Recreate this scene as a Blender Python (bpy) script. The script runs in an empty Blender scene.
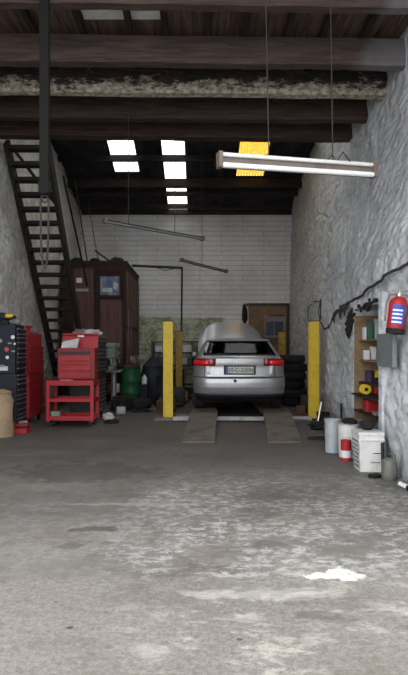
import bpy, bmesh, math, random
from mathutils import Vector, Matrix, noise
R = math.radians
PI = math.pi
random.seed(7)
scene = bpy.context.scene
col = scene.collection

# ------------------------------------------------------------------ materials
class NT:
    def __init__(s, name):
        s.m = bpy.data.materials.new(name); s.m.use_nodes = True
        s.t = s.m.node_tree; s.n = s.t.nodes; s.b = s.n['Principled BSDF']
        s.co = s.n.new('ShaderNodeTexCoord')
    def L(s, a, b): s.t.links.new(a, b)
    def noise(s, scale, detail=4, rough=.55, vec=None, dist=0):
        q = s.n.new('ShaderNodeTexNoise'); q.inputs['Scale'].default_value = scale
        q.inputs['Detail'].default_value = detail; q.inputs['Roughness'].default_value = rough
        q.inputs['Distortion'].default_value = dist
        s.L(vec or s.co.outputs['Object'], q.inputs['Vector']); return q.outputs['Fac']
    def map(s, sc=(1, 1, 1), loc=(0, 0, 0), vec=None):
        q = s.n.new('ShaderNodeMapping'); q.inputs['Scale'].default_value = sc; q.inputs['Location'].default_value = loc
        s.L(vec or s.co.outputs['Object'], q.inputs['Vector']); return q.outputs[0]
    def ramp(s, f, a, b):
        q = s.n.new('ShaderNodeMapRange'); q.inputs[1].default_value = a; q.inputs[2].default_value = b
        q.interpolation_type = 'SMOOTHSTEP'; s.L(f, q.inputs[0]); return q.outputs[0]
    def math(s, op, a, b=None):
        q = s.n.new('ShaderNodeMath'); q.operation = op
        for i, v in enumerate((a, b)):
            if v is None: continue
            if isinstance(v, (int, float)): q.inputs[i].default_value = v
            else: s.L(v, q.inputs[i])
        return q.outputs[0]
    def mix(s, f, a, b, mode='MIX'):
        q = s.n.new('ShaderNodeMix'); q.data_type = 'RGBA'; q.blend_type = mode
        for i, v in ((0, f), (6, a), (7, b)):
            if isinstance(v, (int, float)): q.inputs[i].default_value = v
            elif isinstance(v, tuple): q.inputs[i].default_value = (*v[:3], 1)
            else: s.L(v, q.inputs[i])
        return q.outputs[2]
    def bump(s, f, st, dist=.02, prev=None):
        q = s.n.new('ShaderNodeBump'); q.inputs['Strength'].default_value = st; q.inputs['Distance'].default_value = dist
        s.L(f, q.inputs['Height'])
        if prev: s.L(prev, q.inputs['Normal'])
        return q.outputs[0]
    def sep(s, vec=None):
        q = s.n.new('ShaderNodeSeparateXYZ'); s.L(vec or s.co.outputs['Object'], q.inputs[0]); return q.outputs
    def fin(s, color=None, normal=None, rough=.8, metal=0, spec=.4):
        if color is not None:
            if isinstance(color, tuple): s.b.inputs['Base Color'].default_value = (*color, 1)
            else: s.L(color, s.b.inputs['Base Color'])
        if normal is not None: s.L(normal, s.b.inputs['Normal'])
        if isinstance(rough, (int, float)): s.b.inputs['Roughness'].default_value = rough
        else: s.L(rough, s.b.inputs['Roughness'])
        s.b.inputs['Metallic'].default_value = metal
        s.b.inputs['Specular IOR Level'].default_value = spec
        return s.m

def simple(name, c, rough=.6, metal=0, dirt=.35, sc=9, spec=.4, bump=.1, dc=None):
    n = NT(name); f = n.ramp(n.noise(sc, 5, .65), .42, .72)
    d = dc or tuple(v * .35 + .008 for v in c)
    f2 = n.math('MULTIPLY', f, dirt)
    return n.fin(n.mix(f2, c, d), n.bump(n.noise(sc * 4, 3), bump, .01), rough, metal, spec)

M = {}
def S(k, *a, **kw): M[k] = simple(k, *a, **kw)
S('red_paint', (.40, .014, .022), .42, dirt=.35, sc=6)
S('dark_red_paint', (.26, .015, .022), .5, dirt=.5, sc=6)
S('black_paint', (.012, .013, .017), .45, dirt=.2)
S('navy_paint', (.012, .016, .028), .5, dirt=.2)
S('black_rubber', (.012, .012, .012), .85, dirt=.4, dc=(.035, .032, .03))
S('grey_metal', (.32, .33, .33), .45, .5, dirt=.5)
S('dark_metal', (.035, .033, .032), .55, .4, dirt=.4)
S('chrome', (.6, .6, .6), .3, .9, dirt=.2)
S('yellow_paint', (.72, .50, .03), .5, dirt=.35, sc=7, dc=(.26, .17, .03))
S('old_yellow_paint', (.36, .21, .03), .6, dirt=.7, sc=8, dc=(.08, .05, .02))
S('green_paint', (.012, .10, .035), .5, dirt=.4)
S('machine_green', (.20, .23, .19), .6, dirt=.6)
S('white_plastic', (.72, .72, .70), .5, dirt=.35, sc=7, dc=(.3, .28, .25))
S('pale_blue_plastic', (.42, .47, .50), .5, dirt=.4)
S('red_plastic', (.42, .018, .02), .45, dirt=.25)
S('bright_yellow', (.85, .58, .02), .45, dirt=.2)
S('blue_plastic', (.02, .05, .25), .4, dirt=.2)
S('sticker_white', (.7, .7, .7), .5, dirt=.2)
S('sticker_red', (.55, .1, .1), .5, dirt=.2)
S('white_cloth', (.62, .60, .58), .9, dirt=.35, bump=.5)
S('tan_cloth', (.42, .29, .18), .95, dirt=.6, sc=4, bump=.6, dc=(.16, .15, .13))
S('tarp', (.012, .016, .026), .7, dirt=.4, sc=3)
S('cardboard', (.24, .16, .09), .9, dirt=.5)
S('tan_wood', (.27, .18, .10), .8, dirt=.7, sc=5)
S('rust', (.11, .055, .03), .9, dirt=.6)
S('white_enamel', (.78, .78, .75), .4, dirt=.25, sc=4)
S('fixture_body', (.16, .13, .11), .6, dirt=.5)
S('tube_white', (.85, .86, .85), .3, dirt=.05)
S('rope', (.05, .045, .04), .9)
S('olive_metal', (.16, .16, .14), .55, .2, dirt=.4)
S('grey_sheet', (.20, .23, .23), .5, .2, dirt=.5, sc=5)
S('label_blue', (.03, .09, .45), .5, dirt=0)
S('label_white', (.75, .75, .78), .5, dirt=.1)
S('ramp_plate', (.17, .145, .12), .85, dirt=.7, sc=4, dc=(.05, .042, .036), bump=.4)
S('crossbeam_paint', (.42, .42, .42), .6, dirt=.5)
S('concrete_block', (.20, .19, .18), .95, dirt=.5, bump=.5)
S('brown_box', (.10, .05, .02), .8, dirt=.5)
S('green_pack', (.05, .14, .09), .6, dirt=.3)
S('purple_dark', (.05, .03, .07), .6, dirt=.3)
S('picture_blue', (.05, .09, .17), .4, dirt=.8, sc=5, dc=(.25, .28, .32))
S('dark_blue_pane', (.012, .018, .06), .3, dirt=.7, sc=4, dc=(.06, .07, .10))
S('dusty_pink', (.24, .18, .19), .7, dirt=.6)
S('lens_red', (.75, .012, .015), .15, dirt=.0, spec=.7)
S('lens_dark_red', (.22, .01, .012), .15, dirt=.0, spec=.7)
S('highlight_white', (.85, .85, .87), .15, dirt=0, spec=.7)
S('plate_white', (.52, .52, .47), .5, dirt=.15)
S('plate_ink', (.02, .02, .025), .5, dirt=0)
S('car_trim', (.015, .015, .016), .5, dirt=.1)
S('seat_fabric', (.03, .03, .035), .9)

def wood(name, a, b, rough=.85, sc=(.6, 8, 8)):
    n = NT(name); v = n.map(sc)
    f = n.noise(3, 6, .65, v, .4)
    c = n.mix(n.ramp(f, .3, .7), a, b)
    return n.fin(c, n.bump(f, .35, .01), rough, 0, .25)
M['beam_wood'] = wood('beam_wood', (.034, .022, .019), (.080, .052, .045))
M['dark_wood'] = wood('dark_wood', (.018, .014, .013), (.045, .034, .030))
M['stair_wood'] = wood('stair_wood', (.010, .008, .008), (.03, .024, .022))
M['cabin_wood'] = wood('cabin_wood', (.085, .045, .036), (.14, .078, .062), sc=(8, 8, .6))
M['cabin_pale'] = wood('cabin_pale', (.11, .065, .055), (.19, .125, .105), sc=(8, 8, .6))
M['cabin_dark'] = wood('cabin_dark', (.026, .014, .012), (.055, .030, .024), sc=(8, 8, .6))

def peeling():
    n = NT('peeling_beam'); v = n.map((1.2, 8, 8)); f = n.noise(3, 6, .6, v)
    base = n.mix(n.ramp(f, .3, .7), (.016, .013, .013), (.05, .037, .033))
    z = n.sep()[2]
    g = n.noise(2.6, 10, .82, n.map((1.3, 1, 3.5)))
    zz = n.math('ADD', n.math('MULTIPLY', n.math('SUBTRACT', g, .5), 1.3), n.math('MULTIPLY', z, -1.0))
    m = n.ramp(zz, -.02, .08)
    pale = n.mix(n.ramp(n.noise(12, 5), .35, .65), (.26, .20, .14), (.58, .53, .44))
    return n.fin(n.mix(n.math('MULTIPLY', m, .9), base, pale), n.bump(g, .4, .02), .9)
M['peeling_beam'] = peeling()
def edged():
    n = NT('edged_beam'); v = n.map((.6, 8, 8)); f = n.noise(3, 6, .65, v, .4)
    base = n.mix(n.ramp(f, .3, .7), (.040, .026, .024), (.095, .064, .056))
    x = n.sep()
    e = n.math('MULTIPLY', n.ramp(n.math('ADD', x[0], n.math('MULTIPLY', n.noise(2.5, 5), .8)), 2.45, 2.9), .55)
    c = n.mix(e, base, (.22, .22, .23))
    return n.fin(c, n.bump(f, .35, .01), .85)
M['edged_beam'] = edged()
M['board_wood'] = wood('board_wood', (.06, .038, .030), (.17, .11, .09), sc=(6, .5, 6))

def stonewall(name, tint=(.70, .725, .76), dark=(.22, .22, .23)):
    n = NT(name)
    big = n.noise(.9, 5, .6); mid = n.noise(5, 6, .65, n.map((1, .8, 1.9)), .2); fine = n.noise(26, 5, .7)
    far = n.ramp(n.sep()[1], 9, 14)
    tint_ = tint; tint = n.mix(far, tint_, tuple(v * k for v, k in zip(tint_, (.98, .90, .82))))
    c = n.mix(n.ramp(big, .35, .68), tint, tuple(v * .72 for v in tint_))
    c = n.mix(n.math('MULTIPLY', n.ramp(mid, .56, .68), .55), c, tuple(v * .42 for v in tint_))
    c = n.mix(n.math('MULTIPLY', n.ramp(fine, .56, .7), .35), c, dark)
    # grime rising along the foot of the wall and soot near the roof
    z = n.sep()[2]
    zz = n.math('ADD', z, n.math('MULTIPLY', big, 1.4))
    c = n.mix(n.math('MULTIPLY', n.ramp(zz, 1.35, .75), .45), c, (.10, .095, .09))
    c = n.mix(n.math('MULTIPLY', n.ramp(n.noise(2.2, 8, .8), .58, .70), .35), c, (.20, .19, .18))
    vo = n.n.new('ShaderNodeTexVoronoi'); vo.feature = 'SMOOTH_F1'; vo.inputs['Scale'].default_value = 1; vo.inputs['Smoothness'].default_value = .5
    ds = n.n.new('ShaderNodeVectorMath'); ds.operation = 'MULTIPLY_ADD'; nz = n.n.new('ShaderNodeTexNoise'); nz.inputs['Scale'].default_value = 4; nz.inputs['Detail'].default_value = 4
    n.L(n.co.outputs['Object'], nz.inputs['Vector']); n.L(nz.outputs['Color'], ds.inputs[0]); ds.inputs[1].default_value = (.8, .8, .8); n.L(n.map((5.5, 5.5, 8)), ds.inputs[2]); n.L(ds.outputs[0], vo.inputs['Vector'])
    st = n.ramp(vo.outputs['Distance'], .75, .15)
    c = n.mix(n.math('MULTIPLY', n.ramp(vo.outputs['Distance'], .55, .85), .35), c, (.26, .255, .25))
    h = n.math('ADD', n.math('ADD', st, n.math('MULTIPLY', mid, .8)), n.math('MULTIPLY', fine, .35))
    return n.fin(c, n.bump(h, .85, .038), .9, 0, .25)
M['stone_wall'] = stonewall('stone_wall')
M['stone_wall_left'] = stonewall('stone_wall_left', (.80, .79, .76))

def brickwall():
    n = NT('back_wall_blocks')
    sw = n.n.new('ShaderNodeCombineXYZ'); x = n.sep(); n.L(x[0], sw.inputs[0]); n.L(x[2], sw.inputs[1])
    br = n.n.new('ShaderNodeTexBrick'); n.L(sw.outputs[0], br.inputs['Vector'])
    br.inputs['Scale'].default_value = 1; br.inputs['Brick Width'].default_value = 1.3; br.inputs['Row Height'].default_value = .15
    br.inputs['Mortar Size'].default_value = .014; br.inputs['Mortar Smooth'].default_value = .4
    big = n.noise(.8, 5); fine = n.noise(14, 5)
    base = n.mix(n.ramp(big, .35, .68), (.80, .79, .775), (.62, .60, .575))
    base = n.mix(n.math('MULTIPLY', n.ramp(fine, .55, .72), .4), base, (.27, .25, .24))
    # flaking green paint on the lower part, right of the cabin
    g = n.mix(n.ramp(n.noise(5, 6, .7), .42, .56), (.22, .25, .13), (.50, .53, .38))
    zz = n.math('ADD', x[2], n.math('MULTIPLY', n.noise(1.3, 4), .35))
    gm = n.math('MULTIPLY', n.ramp(zz, 2.53, 2.46), n.ramp(n.math('ADD', x[0], n.math('MULTIPLY', fine, .2)), .9, .7))
    base = n.mix(n.math('MULTIPLY', gm, .92), base, g)
    c = n.mix(n.math('MULTIPLY', br.outputs['Fac'], .42), base, (.22, .20, .19))
    h = n.math('SUBTRACT', n.math('MULTIPLY', fine, .3), br.outputs['Fac'])
    return n.fin(c, n.bump(h, .5, .02), .85, 0, .3)
M['back_wall'] = brickwall()

def floor_mat():
    n = NT('workshop_floor'); x = n.sep()
    X, Y = x[0], x[1]
    big = n.noise(.55, 6, .6); mid = n.noise(2.4, 7, .68, None, .5); fine = n.noise(16, 6, .75); grit = n.noise(70, 4, .7)
    c = n.mix(n.ramp(big, .35, .65), (.225, .207, .190), (.135, .123, .112))
    c = n.mix(n.math('MULTIPLY', n.ramp(fine, .5, .68), .4), c, (.09, .082, .076))
    # flaked white paint: fine streaks across the worn zone
    wz = n.math('MULTIPLY', n.ramp(n.math('ADD', Y, n.math('MULTIPLY', big, 1.2)), 3.5, 4.2), n.ramp(n.math('ADD', Y, n.math('MULTIPLY', mid, 2.5)), 8.6, 6.0))
    wx = n.ramp(n.math('ADD', X, n.math('MULTIPLY', n.noise(1.3, 5), 1.6)), -.1, .75)
    wx = n.math('ADD', n.math('MULTIPLY', wx, .8), .2)
    flake = n.math('MULTIPLY', n.ramp(n.noise(15, 8, .8, n.map((.75, 1.0, 1)), .3), .47, .56), n.ramp(n.noise(2.2, 6, .7, n.map((.8, 1.0, 1), (2, 5, 0))), .38, .52))
    fm = n.math('MULTIPLY', n.math('MULTIPLY', wz, wx), flake)
    pit = n.math('MULTIPLY', wz, n.ramp(n.noise(5, 9, .8, n.map((.7, 1.1, 1), (4, 8, 0))), .52, .66))
    c = n.mix(n.math('MULTIPLY', pit, .6), c, (.085, .075, .066))
    c = n.mix(n.math('MULTIPLY', fm, .72), c, (.52, .52, .50))
    # crusty cream deposits near the threshold
    cr = n.math('MULTIPLY', n.ramp(n.noise(4.5, 10, .8, n.map((.7, 1.3, 1), (3, 1, 0)), .3), .50, .62), n.ramp(Y, 3.9, 3.2))
    cr = n.math('MULTIPLY', cr, n.ramp(X, -.7, .1))
    crust = cr
    # cast concrete apron in front of the threshold
    ap = n.ramp(n.math('ADD', Y, n.math('MULTIPLY', fine, .10)), 3.44, 3.30)
    ac = n.mix(n.ramp(n.noise(30, 7, .85), .40, .62), (.31, .285, .262), (.14, .128, .118))
    c = n.mix(n.math('MULTIPLY', ap, .6), c, ac)
    c = n.mix(n.math('MULTIPLY', crust, .55), c, (.55, .52, .46))
    c = n.mix(n.math('MULTIPLY', n.ramp(n.noise(1.6, 8, .75, n.map((1, 1.2, 1), (9, 4, 0))), .48, .62), .42), c, (.12, .095, .075))
    c = n.mix(n.math('MULTIPLY', n.ramp(grit, .58, .66), .22), c, (.55, .54, .52))
    c = n.mix(n.math('MULTIPLY', n.ramp(grit, .44, .36), .30), c, (.09, .085, .08))
    # old oil and rubber grime deeper in
    oil = n.math('MULTIPLY', n.ramp(n.math('ADD', Y, n.math('MULTIPLY', n.noise(.8, 6), 3)), 6.4, 9.6), .72)
    c = n.mix(oil, c, n.mix(n.ramp(mid, .4, .6), (.075, .066, .060), (.125, .112, .102)))
    lz = n.math('MULTIPLY', n.ramp(Y, 4.2, 5.6), n.ramp(n.noise(.9, 5, .6, n.map((1, 1, 1), (7, 2, 0))), .42, .62))
    c = n.mix(n.math('MULTIPLY', lz, .35), c, (.085, .078, .072))
    dv = n.n.new('ShaderNodeTexNoise'); dv.inputs['Scale'].default_value = 7; dv.inputs['Detail'].default_value = 5
    n.L(n.co.outputs['Object'], dv.inputs['Vector'])
    def blot(cx, cy, rx, ry, colr, amt, rag=.9, prev=None):
        sb = n.n.new('ShaderNodeVectorMath'); sb.operation = 'SUBTRACT'; n.L(dv.outputs['Color'], sb.inputs[0]); sb.inputs[1].default_value = (.5, .5, .5)
        sc = n.n.new('ShaderNodeVectorMath'); sc.operation = 'MULTIPLY'; n.L(sb.outputs[0], sc.inputs[0]); sc.inputs[1].default_value = (rx * rag * 2, ry * rag * 2, 0)
        ad = n.n.new('ShaderNodeVectorMath'); ad.operation = 'ADD'; n.L(n.co.outputs['Object'], ad.inputs[0]); n.L(sc.outputs[0], ad.inputs[1])
        mp = n.n.new('ShaderNodeVectorMath'); mp.operation = 'MULTIPLY'; n.L(ad.outputs[0], mp.inputs[0]); mp.inputs[1].default_value = (1 / rx, 1 / ry, 0)
        s2 = n.n.new('ShaderNodeVectorMath'); s2.operation = 'SUBTRACT'; n.L(mp.outputs[0], s2.inputs[0]); s2.inputs[1].default_value = (cx / rx, cy / ry, 0)
        ln = n.n.new('ShaderNodeVectorMath'); ln.operation = 'LENGTH'; n.L(s2.outputs[0], ln.inputs[0])
        return n.mix(n.math('MULTIPLY', n.ramp(ln.outputs['Value'], 1.05, .75), amt), prev, colr)
    dk = (.10, .088, .078)
    for a in [(.80, 3.36, .19, .09, (.66, .65, .60), .9, 2.2), (.58, 2.86, .15, .05, dk, .6), (.66, 2.80, .10, .04, dk, .5), (.50, 3.0, .07, .035, dk, .5),
              (.98, 2.72, .05, .03, dk, .35), (-.755, 4.22, .19, .07, (.07, .065, .062), .75), (-.88, 3.86, .11, .07, dk, .6), (-.62, 3.9, .10, .04, dk, .25), (-.62, 5.2, .12, .10, dk, .5),
              (.47, 3.88, .16, .10, dk, .45), (.42, 4.5, .16, .16, dk, .45), (.18, 2.62, .014, .014, (.05, .045, .04), .8), (-.62, 2.72, .02, .02, (.05, .045, .04), .8), (-.75, 3.0, .012, .012, dk, .8),
              (-.40, 2.55, .03, .02, dk, .3), (.35, 3.1, .5, .06, (.5, .48, .44), .3), (-.5, 4.9, .6, .05, (.4, .39, .37), .35), (-1.3, 6.2, .9, .5, (.06, .055, .055), .5)]:
        c = blot(*a[:6], rag=a[6] if len(a) > 6 else 1.3, prev=c)
    h = n.math('ADD', n.math('ADD', n.math('MULTIPLY', mid, .6), n.math('MULTIPLY', fine, .4)), n.math('MULTIPLY', grit, .12))
    ro = n.math('ADD', n.math('MULTIPLY', n.ramp(mid, .3, .7), .25), .60)
    return n.fin(c, n.bump(h, .6, .03), ro, 0, .35)
M['floor'] = floor_mat()

def corrug():
    n = NT('roof_sheet'); x = n.sep()
    w = n.math('SINE', n.math('MULTIPLY', x[0], 2 * PI / .076))
    c = n.mix(n.ramp(n.noise(2, 5), .35, .7), (.016, .016, .018), (.045, .044, .046))
    return n.fin(c, n.bump(w, .5, .02), .8)
M['roof_sheet'] = corrug()

def skylight(name, colr):
    n = NT(name)
    tr = n.n.new('ShaderNodeBsdfTransparent'); tr.inputs[0].default_value = (*colr, 1)
    tl = n.n.new('ShaderNodeBsdfTranslucent'); 
    x = n.sep(); w = n.ramp(n.math('SINE', n.math('MULTIPLY', x[0], 2 * PI / .076)), -.9, -.2)
    cc = n.mix(n.math('MULTIPLY', n.ramp(n.noise(9, 5), .4, .65), .5), colr, tuple(v * .5 for v in colr))
    n.L(n.mix(w, tuple(v * .6 for v in colr), cc), tl.inputs[0]); n.L(cc, tr.inputs[0])
    mx = n.n.new('ShaderNodeMixShader'); mx.inputs[0].default_value = .4
    n.L(tr.outputs[0], mx.inputs[1]); n.L(tl.outputs[0], mx.inputs[2])
    n.L(mx.outputs[0], n.n['Material Output'].inputs[0]); return n.m
M['skylight_clear'] = skylight('skylight_clear', (.92, .92, .88))
M['skylight_amber'] = skylight('skylight_amber', (.50, .27, .035))

def carpaint():
    n = NT('silver_car_paint')
    n.fin((.36, .365, .38), None, .34, .55, .6)
    n.b.inputs['Coat Weight'].default_value = .6; n.b.inputs['Coat Roughness'].default_value = .08
    f = n.noise(5, 4); n.L(n.mix(n.math('MULTIPLY', n.ramp(f, .4, .7), .25), (.36, .365, .38), (.25, .25, .255)), n.b.inputs['Base Color'])
    return n.m
M['silver'] = carpaint()
def glass():
    n = NT('car_glass')
    tr = n.n.new('ShaderNodeBsdfTransparent'); tr.inputs[0].default_value = (.15, .17, .17, 1)
    gl = n.n.new('ShaderNodeBsdfGlossy'); gl.inputs['Roughness'].default_value = .06; gl.inputs[0].default_value = (.8, .8, .8, 1)
    mx = n.n.new('ShaderNodeMixShader'); mx.inputs[0].default_value = .035
    n.L(tr.outputs[0], mx.inputs[1]); n.L(gl.outputs[0], mx.inputs[2]); n.L(mx.outputs[0], n.n['Material Output'].inputs[0]); return n.m
M['glass'] = glass()
def brickboard():
    n = NT('wall_board'); v = n.map((1.2, 1.2, 7)); f = n.noise(4, 6, .7, v)
    return n.fin(n.mix(n.ramp(f, .35, .65), (.15, .085, .045), (.26, .17, .10)), n.bump(f, .3, .01), .85)
M['wall_board'] = brickboard()

# ------------------------------------------------------------------ mesh builder
class MB:
    def __init__(s): s.v = []; s.f = []; s.sm = []
    def add(s, vs, fs, smooth=False, mat=None):
        o = len(s.v)
        for p in vs: s.v.append(tuple(mat @ Vector(p)) if mat else tuple(p))
        for f in fs: s.f.append([i + o for i in f]); s.sm.append(smooth)
        return s
    def box(s, x0, x1, y0, y1, z0, z1, mat=None, b=0):
        if b > 0:
            bm = bmesh.new(); bmesh.ops.create_cube(bm, size=1)
            for v in bm.verts:
                v.co = Vector(((x0 + x1) / 2 + v.co.x * (x1 - x0), (y0 + y1) / 2 + v.co.y * (y1 - y0), (z0 + z1) / 2 + v.co.z * (z1 - z0)))
            bmesh.ops.bevel(bm, geom=bm.edges[:], offset=b, segments=2, profile=.5, affect='EDGES')
            bm.verts.index_update()
            s.add([v.co for v in bm.verts], [[v.index for v in f.verts] for f in bm.faces], False, mat); bm.free(); return s
        vs = [(x0, y0, z0), (x1, y0, z0), (x1, y1, z0), (x0, y1, z0), (x0, y0, z1), (x1, y0, z1), (x1, y1, z1), (x0, y1, z1)]
        return s.add(vs, [[0, 3, 2, 1], [4, 5, 6, 7], [0, 1, 5, 4], [1, 2, 6, 5], [2, 3, 7, 6], [3, 0, 4, 7]], False, mat)
    def hexa(s, vs): return s.add(vs, [[0, 3, 2, 1], [4, 5, 6, 7], [0, 1, 5, 4], [1, 2, 6, 5], [2, 3, 7, 6], [3, 0, 4, 7]])
    def bar(s, p0, p1, w, h):
        p0, p1 = Vector(p0), Vector(p1); d = (p1 - p0).normalized()
        up = Vector((0, 0, 1)) if abs(d.z) < .95 else Vector((0, 1, 0))
        a = d.cross(up).normalized(); b = a.cross(d).normalized(); a *= w / 2; b *= h / 2
        return s.add([p0 - a - b, p0 + a - b, p0 + a + b, p0 - a + b, p1 - a - b, p1 + a - b, p1 + a + b, p1 - a + b],
                     [[0, 1, 2, 3], [7, 6, 5, 4], [0, 4, 5, 1], [1, 5, 6, 2], [2, 6, 7, 3], [3, 7, 4, 0]])
    def tube(s, pts, r, seg=8, cap=True):
        pts = [Vector(p) for p in pts]; n = len(pts); rs = r if isinstance(r, (list, tuple)) else [r] * n
        vs = []; fs = []; prev = None
        for i, p in enumerate(pts):
            d = (pts[min(i + 1, n - 1)] - pts[max(i - 1, 0)]).normalized()
            if prev is None:
                up = Vector((0, 0, 1)) if abs(d.z) < .9 else Vector((1, 0, 0)); a = d.cross(up).normalized()
            else: a = (prev - d * prev.dot(d)).normalized()
            prev = a; b = d.cross(a)
            for k in range(seg):
                t = 2 * PI * k / seg; vs.append(p + (a * math.cos(t) + b * math.sin(t)) * rs[i])
        for i in range(n - 1):
            for k in range(seg): fs.append([i * seg + k, i * seg + (k + 1) % seg, (i + 1) * seg + (k + 1) % seg, (i + 1) * seg + k])
        if cap: fs.append(list(range(seg))[::-1]); fs.append([(n - 1) * seg + k for k in range(seg)])
        return s.add(vs, fs, True)
    def lathe(s, prof, c=(0, 0, 0), seg=24, mat=None):
        vs = []; fs = []
        for r, z in prof:
            for k in range(seg):
                t = 2 * PI * k / seg; vs.append((c[0] + r * math.cos(t), c[1] + r * math.sin(t), c[2] + z))
        for i in range(len(prof) - 1):
            for k in range(seg): fs.append([i * seg + k, i * seg + (k + 1) % seg, (i + 1) * seg + (k + 1) % seg, (i + 1) * seg + k])
        if prof[0][0] > 1e-4: fs.append(list(range(seg))[::-1])
        if prof[-1][0] > 1e-4: fs.append([(len(prof) - 1) * seg + k for k in range(seg)])
        return s.add(vs, fs, True, mat)
    def torus(s, c, R_, r, seg=28, sr=8, mat=None):
        vs = []; fs = []
        for i in range(seg):
            a = 2 * PI * i / seg
            for j in range(sr):
                b = 2 * PI * j / sr
                vs.append((c[0] + (R_ + r * math.cos(b)) * math.cos(a), c[1] + (R_ + r * math.cos(b)) * math.sin(a), c[2] + r * math.sin(b)))
        for i in range(seg):
            for j in range(sr): fs.append([i * sr + j, ((i + 1) % seg) * sr + j, ((i + 1) % seg) * sr + (j + 1) % sr, i * sr + (j + 1) % sr])
        return s.add(vs, fs, True, mat)
    def blob(s, c, rx, ry, rz, amp=.2, seed=0, freq=2.2, flat=True):
        bm = bmesh.new(); bmesh.ops.create_icosphere(bm, subdivisions=3, radius=1)
        for v in bm.verts:
            n_ = 1 + amp * noise.noise(v.co * freq + Vector((seed * 3.1, seed, 5)))
            p = Vector((v.co.x * rx, v.co.y * ry, v.co.z * rz)) * n_
            if flat and p.z < -rz * .72: p.z = -rz * .72
            v.co = p + Vector(c)
        bm.verts.index_update()
        s.add([v.co for v in bm.verts], [[v.index for v in f.verts] for f in bm.faces], True); bm.free(); return s
    def prism(s, poly, y0, y1, mat=None):   # poly of (x, z), extruded along y
        n = len(poly)
        return s.add([(x, y0, z) for x, z in poly] + [(x, y1, z) for x, z in poly],
                     [list(range(n)), list(range(2 * n - 1, n - 1, -1))] + [[i, i + n, (i + 1) % n + n, (i + 1) % n] for i in range(n)], False, mat)
    def build(s, name, mat, parent=None, auto=True):
        me = bpy.data.meshes.new(name); me.from_pydata([tuple(p) for p in s.v], [], s.f)
        me.polygons.foreach_set('use_smooth', s.sm); me.update()
        bm = bmesh.new(); bm.from_mesh(me); bmesh.ops.recalc_face_normals(bm, faces=bm.faces)
        for e in bm.edges:
            if len(e.link_faces) == 2 and e.calc_face_angle(0) > R(38): e.smooth = False
        bm.to_mesh(me); bm.free()
        me.materials.append(M[mat] if isinstance(mat, str) else mat)
        o = bpy.data.objects.new(name, me); col.objects.link(o)
        if parent: o.parent = parent
        return o

def tag(o, label, cat, group=None, kind=None):
    o['label'] = label; o['category'] = cat
    if group: o['group'] = group
    if kind: o['kind'] = kind
    return o
def thing(name, label, cat, loc=(0, 0, 0), rz=0, group=None):
    o = bpy.data.objects.new(name, None); col.objects.link(o); o.empty_display_size = .1
    o.location = loc; o.rotation_euler = (0, 0, rz); return tag(o, label, cat, group)
def solo(name, mb, mat, label, cat, loc=(0, 0, 0), rz=0, group=None):
    o = mb.build(name, mat); o.location = loc; o.rotation_euler = (0, 0, rz); return tag(o, label, cat, group)
def struct(name, mb, mat):
    o = mb.build(name, mat); o['kind'] = 'structure'; return o
def copy_tree(o, parent=None):
    c = o.copy(); col.objects.link(c); c.parent = parent
    for ch in [k for k in bpy.data.objects if k.parent == o]: copy_tree(ch, c)
    return c

# ------------------------------------------------------------------ setting
YF, YB = 3.3, 17.5          # threshold, back wall
XL, XR = -3.6, 2.75
def sstep(a, b, v):
    t = max(0, min(1, (v - a) / (b - a))); return t * t * (3 - 2 * t)
def wall_x(y, z):
    pts = [(0, 2.1), (6.58, 2.1), (6.6, 2.12), (8.1, 2.2), (10.9, 2.40), (13.5, 2.68), (17.5, 2.75), (30, 2.75)]
    for (a, xa), (b, xb) in zip(pts, pts[1:]):
        if a <= y <= b: base = xa + (xb - xa) * (y - a) / (b - a); break
    return base + (2.78 - base) * sstep(1.6, 5.0, z)
def roof_z(y): return 5.53 + .25 * (17.5 - y) if y > 10.4 else 5.9 + (7.305 - 5.9) * (y - 3.3) / 7.1
HY0, HY1, HZ = 6.58, 8.1, 1.88

mb = MB()
nx, ny = 60, 80
mb.box(-9, 9, -8, 18, -.3, 0)
struct('floor', mb, 'floor')

def grid_wall(yz_cells, xf, back):
    mb = MB(); idx = {}
    def vid(y, z):
        k = (round(y, 4), round(z, 4))
        if k not in idx: idx[k] = len(mb.v); mb.v.append((xf(y, z), y, z))
        return idx[k]
    for (y0, y1, z0, z1) in yz_cells:
        mb.f.append([vid(y0, z0), vid(y1, z0), vid(y1, z1), vid(y0, z1)]); mb.sm.append(True)
    return mb
def lin(a, b, n): return [a + (b - a) * i / n for i in range(n + 1)]
ys = lin(YF, HY0, 36)[:-1] + lin(HY0, HY1, 18)[:-1] + lin(HY1, YB + .1, 95)
zs = lin(0, HZ, 24)[:-1] + lin(HZ, 8.0, 66)
def xr(y, z):
    edge = min(1, max(0, 1))
    n1 = noise.noise(Vector((y * 1.1, z * 1.1, 1))) * .07 + noise.noise(Vector((y * 4.0, z * 4.5, 4))) * .04 + noise.noise(Vector((y * 9, z * 10, 8))) * .018
    return wall_x(y, z) + n1
cells = []
for a, b in zip(ys, ys[1:]):
    top = HZ - .03 + .10 * noise.noise(Vector((a * 3, 2, 2)))
    for c, d in zip(zs, zs[1:]):
        if a >= HY0 - 1e-4 and b <= HY1 + 1e-4 and d <= HZ + .001: continue
        cells.append((a, b, c, d))
wr = grid_wall(cells, xr, 1)
wr.box(3.15, 3.4, YF, YB + .1, 0, 8)                     # outer leaf of the thick wall
struct('wall_right', wr, 'stone_wall')
al = MB()                                                 # alcove: back, two jambs, head
al.box(2.62, 2.7, HY0 - .1, HY1 + .1, 0, HZ + .15)
al.box(2.05, 2.66, HY0 - .12, HY0, 0, HZ + .1); 
al.box(2.17, 2.66, HY1, HY1 + .12, 0, HZ + .1)
al.box(2.16, 2.66, HY0 - .1, HY1 + .1, HZ, HZ + .12)
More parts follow.
